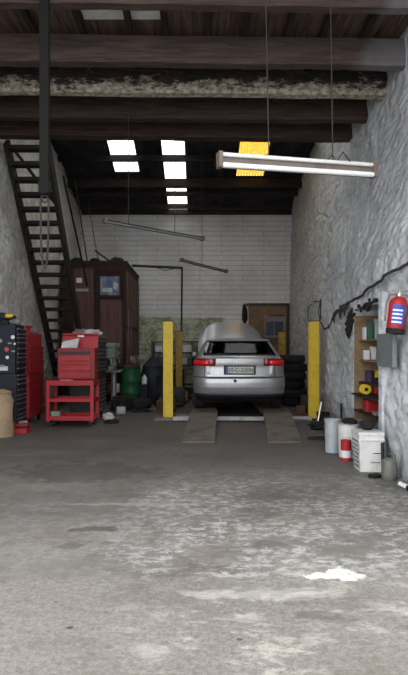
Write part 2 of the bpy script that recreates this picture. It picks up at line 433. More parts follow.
struct('trim_1', al, 'stone_wall')

ys2 = lin(YF, YB + .1, 110); zs2 = lin(0, 8, 62)
def xl(y, z): return XL - .02 + noise.noise(Vector((y * 1.1, z * 1.1, 31))) * .06 + noise.noise(Vector((y * 4.5, z * 5.5, 14))) * .035
wl = grid_wall([(a, b, c, d) for a, b in zip(ys2, ys2[1:]) for c, d in zip(zs2, zs2[1:])], xl, 0)
wl.box(-4.1, -3.85, YF, YB + .1, 0, 8)
struct('wall_left', wl, 'stone_wall_left')
mb = MB(); mb.box(-4.1, 3.4, YB, YB + .25, 0, 5.7); struct('wall_back', mb, 'back_wall')
# front gable above the wide opening, and returns

# roof: dark corrugated sheets leaving the skylight strips open
sky = [('c', -.95, -.38, 10.7, 17.4), ('c', -2.27, -1.62, 10.7, 15.35), ('a', .98, 1.72, 14.0, 15.55), ('c', .5, 1.9, 10.7, 13.4)]  # last strip and front ends of clear ones added unseen to light the back
xsr = sorted({-4.1, 3.4, *[v for s_ in sky for v in s_[1:3]]}); ysr = sorted({10.4, YB + .3, *[v for s_ in sky for v in s_[3:5]]})
mb = MB()
for a, b in zip(xsr, xsr[1:]):
    for c, d in zip(ysr, ysr[1:]):
        if any(s_[1] - .01 <= a and b <= s_[2] + .01 and s_[3] - .01 <= c and d <= s_[4] + .01 for s_ in sky): continue
        z0, z1 = roof_z(c), roof_z(d)
        mb.hexa([(a, c, z0), (b, c, z0), (b, d, z1), (a, d, z1), (a, c, z0 + .04), (b, c, z0 + .04), (b, d, z1 + .04), (a, d, z1 + .04)])
mb.hexa([(-4.1, 3.0, 5.85), (3.4, 3.0, 5.85), (3.4, 10.4, 7.305), (-4.1, 10.4, 7.305), (-4.1, 3.0, 5.9), (3.4, 3.0, 5.9), (3.4, 10.4, 7.35), (-4.1, 10.4, 7.35)])
struct('ceiling', mb, 'roof_sheet')
for i, (k, a, b, c, d) in enumerate(sky):
    mb = MB(); n_ = 60; vs = []
    for j in range(n_ + 1):
        x = a - .03 + (b - a + .06) * j / n_; dz = .012 * math.sin(x * 2 * PI / .076) + .055
        vs += [(x, c - .03, roof_z(c - .03) + dz), (x, d + .03, roof_z(d + .03) + dz)]
    mb.add(vs, [[2 * j, 2 * j + 2, 2 * j + 3, 2 * j + 1] for j in range(n_)], True)
    struct('window_%d' % (i + 1), mb, 'skylight_clear' if k == 'c' else 'skylight_amber')
# purlins
for (py, h, w) in [(13.0, .2, .1), (14.55, .15, .10), (15.66, .22, .16), (16.30, .12, .10), (17.0, .13, .10), (11.6, .2, .1)]:
    z = roof_z(py); mb = MB(); mb.box(-3.6, 2.8, py - w / 2, py + w / 2, z - h - .01, z - .005)
    o = solo('purlin', mb, 'dark_wood', 'dark timber purlin crossing under the dark sheet roof at the far end', 'roof timber', group='purlins under the sheet roof')
# gutter board along the top of the back wall
mb = MB(); mb.box(-3.6, 2.8, 17.36, 17.48, 5.44, 5.58); struct('trim_2', mb, 'dark_wood')

# loft: cross beams, joists, boards
def beam(y, z0, z1, w, mat, label, xa=-3.62, xb=2.85):
    mb = MB(); n_ = 40
    xs = lin(xa, xb, n_); P = []
    for i, x in enumerate(xs):
        j = .012 * noise.noise(Vector((x * 1.7, y, 0))); k = .014 * noise.noise(Vector((x * 2.3, y, 9)))
        P += [(x, -w / 2 + j, -(z1 - z0) / 2 + k), (x, w / 2 + j, -(z1 - z0) / 2 + k), (x, w / 2, (z1 - z0) / 2), (x, -w / 2 + j, (z1 - z0) / 2)]
    fs = [[4 * i + a, 4 * i + (a + 1) % 4, 4 * i + 4 + (a + 1) % 4, 4 * i + 4 + a] for i in range(n_) for a in range(4)]
    fs += [[0, 1, 2, 3], [4 * n_ + 3, 4 * n_ + 2, 4 * n_ + 1, 4 * n_]]
    mb.add(P, fs)
    return solo('cross_beam', mb, mat, label, 'ceiling beam', (0, y, (z0 + z1) / 2), .024, 'heavy beams carrying the loft')
beam(6.62, 5.27, 5.50, .13, 'edged_beam', 'brown cross beam at the very top of the view, nearest the door')
beam(7.70, 5.14, 5.50, .15, 'edged_beam', 'deep reddish brown cross beam whose right end is pale with plaster')
beam(8.62, 5.15, 5.50, .15, 'peeling_beam', 'dark cross beam with white paint peeling along its lower half')
beam(9.52, 5.13, 5.50, .16, 'beam_wood', 'plain dark cross beam between the peeling one and the one at the stair head')
beam(10.38, 5.14, 5.46, .22, 'beam_wood', 'rearmost dark cross beam, against which the stair head rests')
mb = MB()
for i in range(26):
    x0 = -3.6 + i * .25
    mb.box(x0 + .004, x0 + .246, 4.6, 10.5, 5.62, 5.66)
mb.box(-3.6, 2.9, 4.6, 10.5, 5.665, 5.69)  # added unseen sheet, keeps skylight from streaking through the board gaps
bo = struct('floor_loft', mb, 'board_wood')
for i, x in enumerate([-2.9, -2.2, -1.56, -.925, -.46, .1, .6, 1.17, 1.65, 2.2]):
    mb = MB(); mb.box(x - .035, x + .035, 4.6, 10.5, 5.515, 5.618)
    solo('joist', mb, 'dark_wood', 'slim dark joist running lengthwise above the cross beams', 'roof timber', group='joists above the cross beams')
mb = MB()
for (a, b) in [(-1.50, -.97), (-.88, -.51)]: mb.box(a, b, 7.13, 7.42, 5.600, 5.619)
bp = mb.build('patch_board', 'white_plastic'); bp['kind'] = 'structure'; bp.name = 'trim_3'

# hanging timber post from the loft
mb = MB(); mb.box(-.05, .05, -.045, .045, 0, 2.52); mb.box(-.068, .068, -.03, .03, .02, .14)
S('black_wood', (.008, .007, .007), .9)  # even near-black wood, darker than the other timbers
t = solo('hanging_post', mb, 'black_wood', 'dark upright timber hanging down from the loft in front of the stair', 'post', (-1.76, 6.50, 3.09))
# rope loop
mb = MB(); pts = []
for i in range(25):
    a = i / 24; pts.append((-.035 + .07 * (a > .5) * 1 if 0 else .045 * math.sin(PI * (a - .5)) , 0, 0 - .80 * math.sin(PI * a) ** .55))
mb.tube(pts, .012, 6)
mb.torus((0, 0, 0), .04, .012, 14, 6, Matrix.Rotation(PI / 2, 4, 'X'))
solo('rope_loop', mb, 'rope', 'long dark rope loop hanging from the foot of the hanging timber', 'rope', (-1.78, 6.56, 3.05))

# ------------------------------------------------------------------ stair
t = thing('loft_stair', 'steep open dark timber stair climbing the left wall up to the loft', 'stairs', (-3.12, 14.6, 0))
y0s, y1s, ztop = 14.6, 10.42, 5.10
for sx in (-.40, .34):
    mb = MB(); mb.bar((sx, 0, .02), (sx, y1s - y0s, ztop), .07, .24); 
    for p in [mb]: p.build('stringer', 'stair_wood', t)
nst = 22
for i in range(nst):
    f = (i + .6) / nst; mb = MB()
    mb.box(-.37, .31, (y1s - y0s) * f - .11, (y1s - y0s) * f + .11, ztop * f - .035, ztop * f + .035)
    mb.build('tread', 'stair_wood', t)
mb = MB(); mb.tube([(-.30, -4.05, 5.0), (.34, -3.2, 4.1)], .03, 8); mb.build('diagonal_brace', 'stair_wood', t)
mb = MB(); mb.tube([(.42, -3.3, 4.75), (.42, -1.6, 3.45), (.42, -.9, 2.85)], .022, 8)
mb.build('handrail', 'stair_wood', t)
solo('leaning_pole', MB().tube([(0, 0, 0), (-.30, -.1, 2.1)], .018, 8), 'dark_metal', 'thin dark pole standing on the cabin roof against the left wall', 'pole', (-2.95, 15.0, 3.62))
solo('leaning_pole', MB().tube([(0, 0, 0), (-.32, .1, 1.7)], .012, 8), 'rope', 'thinner pale pole beside the dark pole above the cabin', 'pole', (-2.7, 15.3, 3.62))

# ------------------------------------------------------------------ timber cabin
CX0, CX1, CY0, CY1, CZ = -3.5, -1.87, 14.5, 17.4, 3.55
t = thing('timber_cabin', 'dark reddish brown timber cabin built into the back left corner', 'cabin', (0, 0, 0))
mb = MB(); mb.box(CX0, CX1, CY0, CY1, 0, CZ - .06); mb.build('cabin_wall', 'cabin_dark', t)
mb = MB(); mb.box(CX0 - .03, CX1 + .02, CY0 - .03, CY1 + .02, CZ - .06, CZ + .02); mb.build('cabin_roof', 'cabin_dark', t)
def panel(x0, x1, z0, z1, nm='panel', m='cabin_wood'):
    mb = MB(); mb.box(x0, x1, CY0 - .03, CY0, z0, z1, b=.008); return mb.build(nm, m, t)
panel(-3.2, -2.68, .9, 3.38); panel(-2.52, -1.96, 1.1, 2.60)
mb = MB()
for a, b in ((-2.64, -2.57), (-1.94, -1.87)): mb.box(a, b, CY0 - .055, CY0, 0, CZ - .08)
mb.box(-2.57, -1.94, CY0 - .055, CY0, 3.30, 3.42); mb.build('door_frame', 'cabin_dark', t)
for i in range(4):
    ya = CY0 + .08 + i * .71; mb = MB(); mb.box(CX1, CX1 + .03, ya, ya + .60, 1.95, 3.32, b=.01); mb.box(CX1, CX1 + .03, ya, ya + .60, .5, 1.85, b=.01); mb.build('side_panel', 'cabin_pale', t)
mb = MB(); mb.box(-2.56, -1.98, CY0 - .09, CY0 - .05, 2.63, 3.24); fr = mb.build('picture_frame', 'cabin_dark', t)
mb = MB(); mb.box(-2.51, -2.03, CY0 - .097, CY0 - .09, 2.70, 3.17); mb.build('picture', 'picture_blue', fr)
mb = MB(); mb.box(-2.46, -2.2, CY0 - .103, CY0 - .097, 2.78, 2.88); mb.blob((-2.13, CY0 - .10, 2.93), .06, .006, .10, 0, flat=False); mb.build('picture_detail', 'grey_metal', fr)  # grey bar and oval set on the blue picture
mb = MB(); mb.box(-3.12, -2.98, CY0 - .045, CY0 - .03, 3.02, 3.14); mb.build('notice', 'label_white', t)
mb = MB(); mb.box(-3.14, -2.82, CY0 - .045, CY0 - .03, 2.80, 2.87); mb.build('notice', 'grey_metal', t)
mb = MB(); mb.box(CX1 + .03, CX1 + .04, 14.7, 14.85, 1.35, 2.35); mb.box(CX1 + .03, CX1 + .04, 15.3, 15.42, 1.3, 2.3); mb.build('pale_strip', 'dusty_pink', t)
# bits on the cabin roof
for k, (x, y, w, m, lab, cat, nm) in enumerate([(-3.2, 14.9, .16, 'black_rubber', 'black lump lying at the left end of the cabin roof', 'bundle', 'cloth_bundle'),
        (-2.72, 14.8, .13, 'black_rubber', 'small black lump in the middle of the cabin roof', 'bundle', 'cloth_bundle'),
        (-2.15, 14.9, .17, 'dark_metal', 'low dark lump near the right edge of the cabin roof', 'bundle', 'cloth_bundle')]):
    solo(nm, MB().blob((0, 0, w * .55 * .72), w, w * .8, w * .55, .3, k), m, lab, cat, (x, y, CZ + .022))
solo('dark_board', MB().bar((-.30, 0, .42), (.25, 0, .03), .1, .04), 'dark_wood', 'dark board sloping down onto the cabin roof', 'board', (-2.52, 15.4, CZ + .02))
# pipe frame
t = solo('pipe_frame', MB().tube([(-1.78, 15.0, 3.53), (-.47, 15.0, 3.47)], .035, 10).tube([(-.47, 15.0, 3.50), (-.50, 15.0, 0)], .026, 10).tube([(-1.2, 15, 3.5), (-.9, 15, 3.40), (-.6, 15, 3.47)], .01, 6),
         'dark_metal', 'dark pipe rail running from the cabin to a slim upright behind the yellow posts', 'pipe frame')

# ------------------------------------------------------------------ fluorescent lights
def batten(p0, p1, w, h, label, tubes, wires=(), body='fixture_body'):
    p0, p1 = Vector(p0), Vector(p1); mid = (p0 + p1) / 2; d = p1 - p0; L = d.length
    t = thing('fluorescent_light', label, 'ceiling light', mid, 0, 'hanging fluorescent lights')
    q = Vector((1, 0, 0)).rotation_difference(d.normalized()).to_matrix().to_4x4()
    mb = MB(); mb.box(-L / 2, L / 2, -w / 2, w / 2, 0, h, q); mb.build('housing', body, t)
    for sx in (-1, 1):
        mb = MB(); mb.box(sx * L / 2 - .02, sx * L / 2 + .02, -w / 2 - .05, w / 2 + .004, -.012, h + .012, q); mb.build('end_cap', 'fixture_body', t)
    for z, m, r in tubes:
        mb = MB(); mb.tube([q @ Vector((-L / 2 + .02, -w / 2 - r * .8, z)), q @ Vector((L / 2 - .02, -w / 2 - r * .8, z))], r, 10); mb.build('tube', m, t)
    for (fx, top) in wires:
        a = q @ Vector((fx * L / 2, 0, h)); mb = MB(); mb.tube([a, Vector((a.x + top[0], a.y + top[1], top[2] - mid.z))], .006, 5); mb.build('hanging_wire', 'rope', t)
    return t
b = batten((.19, 5.68, 3.13), (1.84, 6.12, 3.165), .05, .13, 'large white twin tube light hanging nearest the door, by the right wall', [(.118, 'white_enamel', .021), (.012, 'tube_white', .027)], [(-.38, (0, .3, 5.2)), (.46, (.02, .2, 5.2))])
mb = MB(); mb.tube([(.30, .08, .13), (.36, .05, .20), (.42, .1, .15), (.47, .05, .23), (.55, .08, .14)], .008, 6); mb.build('loose_wire', 'rope', b)
batten((-1.50, 9.0, 3.32), (.03, 10.0, 3.24), .04, .05, 'slim hanging light in the middle, below the white skylights', [(.012, 'grey_metal', .015)], [(-.55, (0, 0, 5.1)), (.4, (0, .3, 5.2))], 'dark_metal')
batten((-.44, 13.2, 3.36), (.64, 14.4, 3.27), .04, .06, 'small dark hanging light farthest back, above the silver car', [(.022, 'grey_metal', .014)], [(-.1, (0, 0, 6.2))], 'dark_metal')

# ------------------------------------------------------------------ four post lift
t = thing('vehicle_lift', 'yellow four post vehicle lift carrying the silver car', 'vehicle lift', (.75, 10.9, 0))
def lp(x, y, top, m, w=.19, face=1):
    mb = MB(); a, b, k = w / 2, .085, .012
    # C section column with open side towards the runway
    mb.box(x - a, x + a, y - b, y - b + k, .0, top); mb.box(x - a, x + a, y + b - k, y + b, .0, top)
    mb.box(x - face * a - (0 if face > 0 else k), x - face * a + (k if face > 0 else 0), y - b, y + b, 0, top)
    mb.box(x - .02, x + .02, y - b + k, y + b - k, .15, top - .05)
    o = mb.build('post', m, t)
    mb = MB(); mb.box(x - a - .005, x + a + .005, y - b - .005, y + b + .005, top, top + .015); mb.build('post_cap', 'dark_metal', o)
    return o
lp(-1.36, 0, 1.86, 'yellow_paint'); lp(1.42, 0, 1.86, 'yellow_paint', face=-1)
lp(-1.30, 4.1, 1.80, 'old_yellow_paint', .18); lp(1.40, 4.1, 1.79, 'old_yellow_paint', .18, face=-1)
mb = MB(); mb.box(-1.6, -1.08, -.26, .16, 0, .05, b=.01); mb.box(-1.2, -.95, -.05, .22, 0, .09, b=.01); mb.build('base_plate', 'concrete_block', t)
for x, y in ((1.42, 0), (-1.3, 4.1), (1.4, 4.1)):
    mb = MB(); mb.box(x - .16, x + .16, y - .16, y + .16, 0, .03); mb.build('base_plate', 'dark_metal', t)
mb = MB(); mb.box(-1.25, 1.31, -.36, -.25, .02, .09, b=.008); mb.build('crossbeam', 'crossbeam_paint', t)
mb = MB(); mb.box(-1.2, 1.3, 4.02, 4.14, .03, .12, b=.008); mb.build('crossbeam', 'dark_metal', t)
for sx in (-.68, .68):
    mb = MB(); mb.box(sx - .25, sx + .25, -.42, 4.3, .095, .158); mb.box(sx - .25, sx - .235, -.2, 4.3, .158, .185); mb.box(sx + .235, sx + .25, -.2, 4.3, .158, .185); mb.build('runway', 'ramp_plate', t)
for (b0, b1, a0, a1) in ((-1.0, -.54, -.94, -.45), (.22, .70, .42, .92)):
    mb = MB(); yb, ya, z = -2.75, -.425, .157
    mb.hexa([(b0, yb, 0), (b1, yb, 0), (a1, ya, 0), (a0, ya, 0), (b0, yb, .015), (b1, yb, .015), (a1, ya, z), (a0, ya, z)])
    mb.build('drive_on_ramp', 'ramp_plate', t)

# ------------------------------------------------------------------ car
def interp(tab, z):
    if z <= tab[0][0]: return tab[0][1]
    for (a, va), (b, vb) in zip(tab, tab[1:]):
        if z <= b: f = (z - a) / (b - a); return va + (vb - va) * f
    return tab[-1][1]
HW = [(.18, .76), (.24, .82), (.34, .865), (.45, .878), (.58, .8825), (.74, .876), (.88, .868), (.96, .85), (1.02, .815), (1.06, .79), (1.33, .635), (1.37, .60), (1.395, .52), (1.41, .40), (1.42, .15)]
RY = [(.18, .32), (.24, .12), (.30, .05), (.37, .02), (.45, .002), (.56, .0), (.62, .012), (.645, .045), (.66, .075), (.84, .095), (.90, .085), (1.0, .085), (1.03, .11), (1.06, .15), (1.33, .50), (1.345, .455), (1.365, .47), (1.385, .62), (1.40, .85), (1.41, 1.05), (1.42, 1.3)]
FY = [(.18, 4.05), (.3, 4.25), (.5, 4.29), (.7, 4.24), (.78, 4.12), (.84, 3.9), (.90, 3.55), (.95, 3.25), (1.0, 3.1), (1.33, 2.35), (1.37, 2.2), (1.40, 2.0), (1.42, 1.7)]
RR = [(.18, .30), (.5, .30), (.9, .30), (1.06, .26), (1.33, .18), (1.42, .10)]
def ring_pt(z, u):     # u in [0,1): rear centre -> right side -> front -> left side -> rear centre
    w, y0, y1 = interp(HW, z), interp(RY, z), interp(FY, z); r = min(interp(RR, z), w * .9, (y1 - y0) * .45)
    bow = .055                       # rear face bows outwards in plan
    segs = [w - r, r * PI / 2, (y1 - y0) - 2 * r, r * PI / 2, w - r]
    tot = [.14, .13, .46, .13, .14]; half = u * 2 if u < .5 else (1 - u) * 2
    acc = 0
    for k, (sg, sh) in enumerate(zip(segs, tot)):
        if half <= acc + sh + 1e-9 or k == 4: f = (half - acc) / sh; break
        acc += sh
    f = max(0, min(1, f))
    if k == 0: x, y = f * (w - r), y0
    elif k == 1: x, y = w - r + r * math.sin(f * PI / 2), y0 + r - r * math.cos(f * PI / 2)
    elif k == 2: x, y = w, y0 + r + f * segs[2]
    elif k == 3: x, y = w - r + r * math.cos(f * PI / 2), y1 - r + r * math.sin(f * PI / 2)
    else: x, y = (1 - f) * (w - r), y1
    if y < y0 + r + 1e-6: y += bow * (x / w) ** 2 * max(0, 1 - (y - y0) / r)
    tum = 1 - .06 * max(0, (y - 3.3)) 
    return Vector((x * tum if u < .5 else -x * tum, y, z))
t = thing('hatchback_car', 'silver hatchback seen from behind on the lift, bonnet raised', 'car', (.747, 10.7, .158))
W_R, AX = .316, (.80, 3.378)
NU = 260; zl = [.18, .21, .24, .27, .30, .34, .37, .41, .45, .49, .53, .56, .59, .62, .632, .645, .652, .66, .69, .72, .76, .80, .84, .87, .90, .93, .965, 1.0, 1.015, 1.03, 1.045, 1.06, 1.09, 1.12, 1.15, 1.18, 1.21, 1.24, 1.27, 1.30, 1.33, 1.3375, 1.345, 1.355, 1.365, 1.375, 1.385, 1.3925, 1.40, 1.41, 1.42]
def win_rear(p): return 1.075 < p.z < 1.322 and p.y < 1.0 and abs(p.x) < .70 - (p.z - 1.06) * .45
def win_side(p): return 1.03 < p.z < 1.325 and abs(p.x) > .55 and .85 + (p.z - 1.03) * .9 < p.y < 2.75 - (p.z - 1.0) * 1.5 and not (abs(p.y - 1.75) < .05)
def win_front(p): return 1.03 < p.z < 1.33 and abs(p.x) < .62 and p.y > 2.2
mb = MB(); vs = [ring_pt(z, i / NU) for z in zl for i in range(NU)]; fs = []
for j in range(len(zl) - 1):
    for i in range(NU):
        q = [j * NU + i, j * NU + (i + 1) % NU, (j + 1) * NU + (i + 1) % NU, (j + 1) * NU + i]
        c = sum((vs[k] for k in q), Vector()) / 4
        if any(math.hypot(c.y - a, c.z - W_R) < .36 and abs(c.x) > .55 for a in AX): continue
        if win_rear(c) or win_side(c) or win_front(c): continue
        fs.append(q)
fs.append([(len(zl) - 1) * NU + i for i in range(NU)])
mb.add(vs, fs, True); mb.build('body_shell', 'silver', t)
mb = MB(); mb.box(-.62, .62, .35, 4.0, .17, .26); mb.box(-.60, .60, 2.9, 3.9, .3, .6)
mb.build('underbody', 'car_trim', t)
for a in AX:
    for sx in (-1, 1):
        mb = MB(); vs = []; n_ = 20
        for k in range(n_ + 1):
            th = PI * k / n_ 
            for x in (.52, .86): vs.append((sx * x, a + .365 * math.cos(th), W_R + .365 * math.sin(th)))
        mb.add(vs, [[2 * k, 2 * k + 1, 2 * k + 3, 2 * k + 2] for k in range(n_)], True)
        mb.prism([(0, 0)] * 0 or [(sx * .52, .2), (sx * .54, .2), (sx * .54, .68), (sx * .52, .68)], a - .36, a + .36); mb.build('wheel_arch_liner', 'car_trim', t)
def patch(zr, ur, nz, nu, off, mat, name, parent=t, clip=None):
    mb = MB(); vs = []
    for i in range(nz + 1):
        for j in range(nu + 1):
            f, g = i / nz, j / nu; z = zr[0] + (zr[1] - zr[0]) * f
            a, b = (ur(f) if callable(ur) else ur)
            u = (a + (b - a) * g) % 1.0
            p = ring_pt(z, u); p2 = ring_pt(z, (u + .002) % 1); p3 = ring_pt(min(z + .01, 1.42), u)
            nn = (p2 - p).cross(p3 - p); nn.normalize()
            if nn.y > 0 and p.y < 1: nn = -nn
            if abs(p.x) > .8 and nn.x * p.x < 0: nn = -nn
            vs.append(p + nn * off)
    W = nu + 1
    mb.add(vs, [[i * W + j, i * W + j + 1, (i + 1) * W + j + 1, (i + 1) * W + j] for i in range(nz) for j in range(nu)], True)
    o = mb.build(name, mat, parent)
    sol = o.modifiers.new('thick', 'SOLIDIFY'); sol.thickness = .006; sol.offset = 0
    return o
def xu(x, z):   # u for a given x on the rear face
    lo, hi = 0, .135
    for _ in range(30):
        m_ = (lo + hi) / 2
        if ring_pt(z, m_).x < x: lo = m_
        else: hi = m_
    return lo
# windows
patch((1.065, 1.332), lambda f: (-xu(.645 - .10 * f, 1.065 + .267 * f), xu(.645 - .10 * f, 1.065 + .267 * f)), 6, 30, .006, 'glass', 'rear_window')
def uy(y, z, lo=.1, hi=.37):
    for _ in range(30):
        m_ = (lo + hi) / 2
        if ring_pt(z, m_).y < y: lo = m_
        else: hi = m_
    return lo
for sg in (1, -1):
    for (ya, yb) in ((.88, 1.72), (1.79, 2.7)):
        def rng(f, ya=ya, yb=yb, sg=sg):
            z = 1.03 + .30 * f; a = uy(ya + (.27 * f if ya < 1 else 0), z); b = uy(yb - (.45 * f if yb > 2 else 0), z)
            return (a, b) if sg > 0 else (1 - a, 1 - b)
        patch((1.03, 1.33), rng, 4, 10, .005, 'glass', 'side_window')
patch((1.02, 1.34), (.44, .56), 4, 16, .006, 'glass', 'windscreen')
# window surround (black shaded edge of the rear screen)
for (z0, z1) in ((1.06, 1.078), (1.320, 1.336)):
    patch((z0, z1), lambda f, z0=z0: (-xu(.655 - .36 * (z0 - 1.06), z0), xu(.655 - .36 * (z0 - 1.06), z0)), 1, 30, .008, 'car_trim', 'rear_window_seal')
# tail lights
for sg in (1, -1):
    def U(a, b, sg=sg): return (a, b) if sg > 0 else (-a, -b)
    o = patch((.865, .995), U(xu(.45, .93), .225), 6, 18, .010, 'lens_dark_red', 'tail_light')
    patch((.885, .965), U(xu(.56, .93), .190), 4, 12, .016, 'lens_red', 'brake_lens', o)
    patch((.70, .862), lambda f, sg=sg: ((xu(.575 - .03 * (1 - f), .78), xu(.635 - .03 * (1 - f), .78)) if sg > 0 else (-xu(.575 - .03 * (1 - f), .78), -xu(.635 - .03 * (1 - f), .78))), 3, 4, .006, 'highlight_white', 'painted_highlight', o)  # white strips standing in for bright highlights along the tailgate edge
# bumper gap, tailgate lines
patch((.642, .652), (-.16, .16), 1, 40, .006, 'car_trim', 'bumper_gap')
for sg in (1, -1):
    patch((.655, 1.055), lambda f, sg=sg: (sg * xu(.655, .655 + .4 * f), sg * xu(.665, .655 + .4 * f)), 8, 1, .003, 'car_trim', 'tailgate_gap')
patch((.45, .475), (-.145, .145), 1, 30, .006, 'silver', 'bumper_crease')
patch((.20, .345), (-.12, .12), 3, 30, .012, 'car_trim', 'rear_diffuser')
# number plate with handle strip above
pl = MB(); pl.box(-.30, .30, .050, .085, .700, .872, b=.006); po = pl.build('plate_recess', 'car_trim', t)
pl = MB(); pl.box(-.26, .26, .040, .050, .722, .848, b=.003); pw = pl.build('number_plate', 'plate_white', po)
pl = MB(); pl.box(-.26, -.222, .037, .040, .724, .846); pl.build('plate_band', 'label_blue', po)
def text(body, size, mat, parent, loc, rot, name='lettering', ext=.001):
    cu = bpy.data.curves.new(name, 'FONT'); cu.body = body; cu.size = size; cu.align_x = 'CENTER'; cu.align_y = 'CENTER'; cu.extrude = ext
    cu.materials.append(M[mat]); cu.space_character = 1.05
    o = bpy.data.objects.new(name, cu); col.objects.link(o); 
    me = bpy.data.meshes.new_from_object(o); bpy.data.objects.remove(o); me.name = name; o = bpy.data.objects.new(name, me); col.objects.link(o)
    if not me.materials: me.materials.append(M[mat])
    o.parent = parent; o.location = loc; o.rotation_euler = rot; o['kind'] = 'stuff' if 0 else 'thing'
    return o
text('05-C-22096', .093, 'plate_ink', po, (.022, .037, .784), (PI / 2, 0, 0))
# four ring emblem and badge
mb = MB()
for k in range(4): mb.torus((0, 0, 0), .036, .0055, 20, 6, Matrix.Translation((-.084 + .056 * k, .070, .945)) @ Matrix.Rotation(PI / 2, 4, 'X'))
mb.build('ring_emblem', 'chrome', t)
text('TDI', .05, 'chrome', t, (-.44, .088, .725), (PI / 2, 0, 0), 'model_badge')
mb = MB(); mb.lathe([(.0, 0), (.03, 0), (.03, .008), (0, .008)], (0, 0, 0), 16, Matrix.Translation((-.09, .004, .585)) @ Matrix.Rotation(PI / 2, 4, 'X')); mb.build('tow_eye_cover', 'car_trim', t)
mb = MB(); mb.tube([(0, .09, 1.055), (-.14, .115, 1.085), (-.42, .125, 1.095)], .010, 6); mb.build('rear_wiper', 'car_trim', t)
mb = MB(); mb.box(-.20, .20, .485, .50, 1.31, 1.322); mb.build('high_brake_light', 'lens_dark_red', t)
# wheels
def wheel(x, y, sg):
    rot = Matrix.Translation((x, y, W_R)) @ Matrix.Rotation(PI / 2 * sg, 4, 'Y')
    mb = MB(); mb.lathe([(.20, -.09), (.27, -.105), (.305, -.095), (.316, -.06), (.316, .06), (.305, .095), (.27, .105), (.20, .09)], (0, 0, 0), 32, rot); o = mb.build('tyre', 'black_rubber', t)
    mb = MB(); mb.lathe([(.0, .05), (.06, .06), (.06, .075), (.19, .085), (.205, .09), (.205, -.09), (0, -.02)], (0, 0, 0), 32, rot)
    for k in range(5):
        mb.box(-.02, .02, .03, .20, .05, .085, rot @ Matrix.Rotation(2 * PI * k / 5, 4, 'Z'))
    mb.build('rim', 'grey_metal', o)
for a in AX:
    for sx in (-1, 1): wheel(sx * .76, a, sx)
# mirrors
for sx in (-1, 1):
    mb = MB(); mb.blob((sx * .87, 2.55, 1.05), .075, .06, .07, .05, 1, flat=False); mb.box(min(sx * .82, sx * .9), max(sx * .82, sx * .9), 2.52, 2.58, 1.0, 1.03); mb.build('door_mirror', 'silver', t)
# raised bonnet: hinge near the windscreen, edge high
mb = MB(); vs = []; NB, ND = 18, 12
th = R(50)
for k in (0, 1):
    for i in range(ND + 1):
        f = i / ND; ln = 1.10 * f
        for j in range(NB + 1):
            g = j / NB * 2 - 1; wv = .80
            edge = 1 - .30 * abs(g) ** 4 * f
            bulge = .13 * (1 - abs(g) ** 2.6) + .03 * math.sin(PI * f)
            y = 3.02 + ln * edge * math.cos(th) - bulge * math.sin(th) * .9
            z = .94 + ln * edge * math.sin(th) + bulge * math.cos(th) * .9
            y += -.0 if k == 0 else .03; z -= 0 if k == 0 else .02
            vs.append((g * wv * (1 - .06 * f * f), y, z))
W = NB + 1; Q = (ND + 1) * W; fs = []
for k in (0, 1):
    for i in range(ND):
        for j in range(NB): fs.append([k * Q + i * W + j, k * Q + i * W + j + 1, k * Q + (i + 1) * W + j + 1, k * Q + (i + 1) * W + j])
for i in range(ND):
    for j in (0, NB): fs.append([i * W + j, (i + 1) * W + j, Q + (i + 1) * W + j, Q + i * W + j])
for j in range(NB):
    for i in (0, ND): fs.append([i * W + j, i * W + j + 1, Q + i * W + j + 1, Q + i * W + j])
mb.add(vs, fs, True); mb.build('bonnet', 'silver', t)
# interior
for (x, y) in ((-.42, 1.25), (0, 1.25), (.42, 1.25), (-.38, 2.2), (.38, 2.2)):
    mb = MB(); w = .25 if y > 2 else .21
    mb.box(x - w, x + w, y - .06, y + .08, .5, 1.06, b=.03); 
    mb.box(x - .13, x + .13, y - .05, y + .04, 1.09, 1.25 if x else 1.18, b=.03); mb.tube([(x - .05, y, 1.0), (x - .05, y, 1.12)], .008, 6); mb.tube([(x + .05, y, 1.0), (x + .05, y, 1.12)], .008, 6)
    mb.build('car_seat', 'seat_fabric', t)
mb = MB(); mb.box(-.7, .7, 2.7, 3.05, .75, 1.0, b=.05); mb.box(-.66, .66, .35, 1.2, .88, .92); mb.build('dashboard', 'seat_fabric', t)
mb = MB(); mb.box(-.10, .10, 2.4, 2.42, 1.25, 1.31, b=.008); mb.build('interior_mirror', 'car_trim', t)

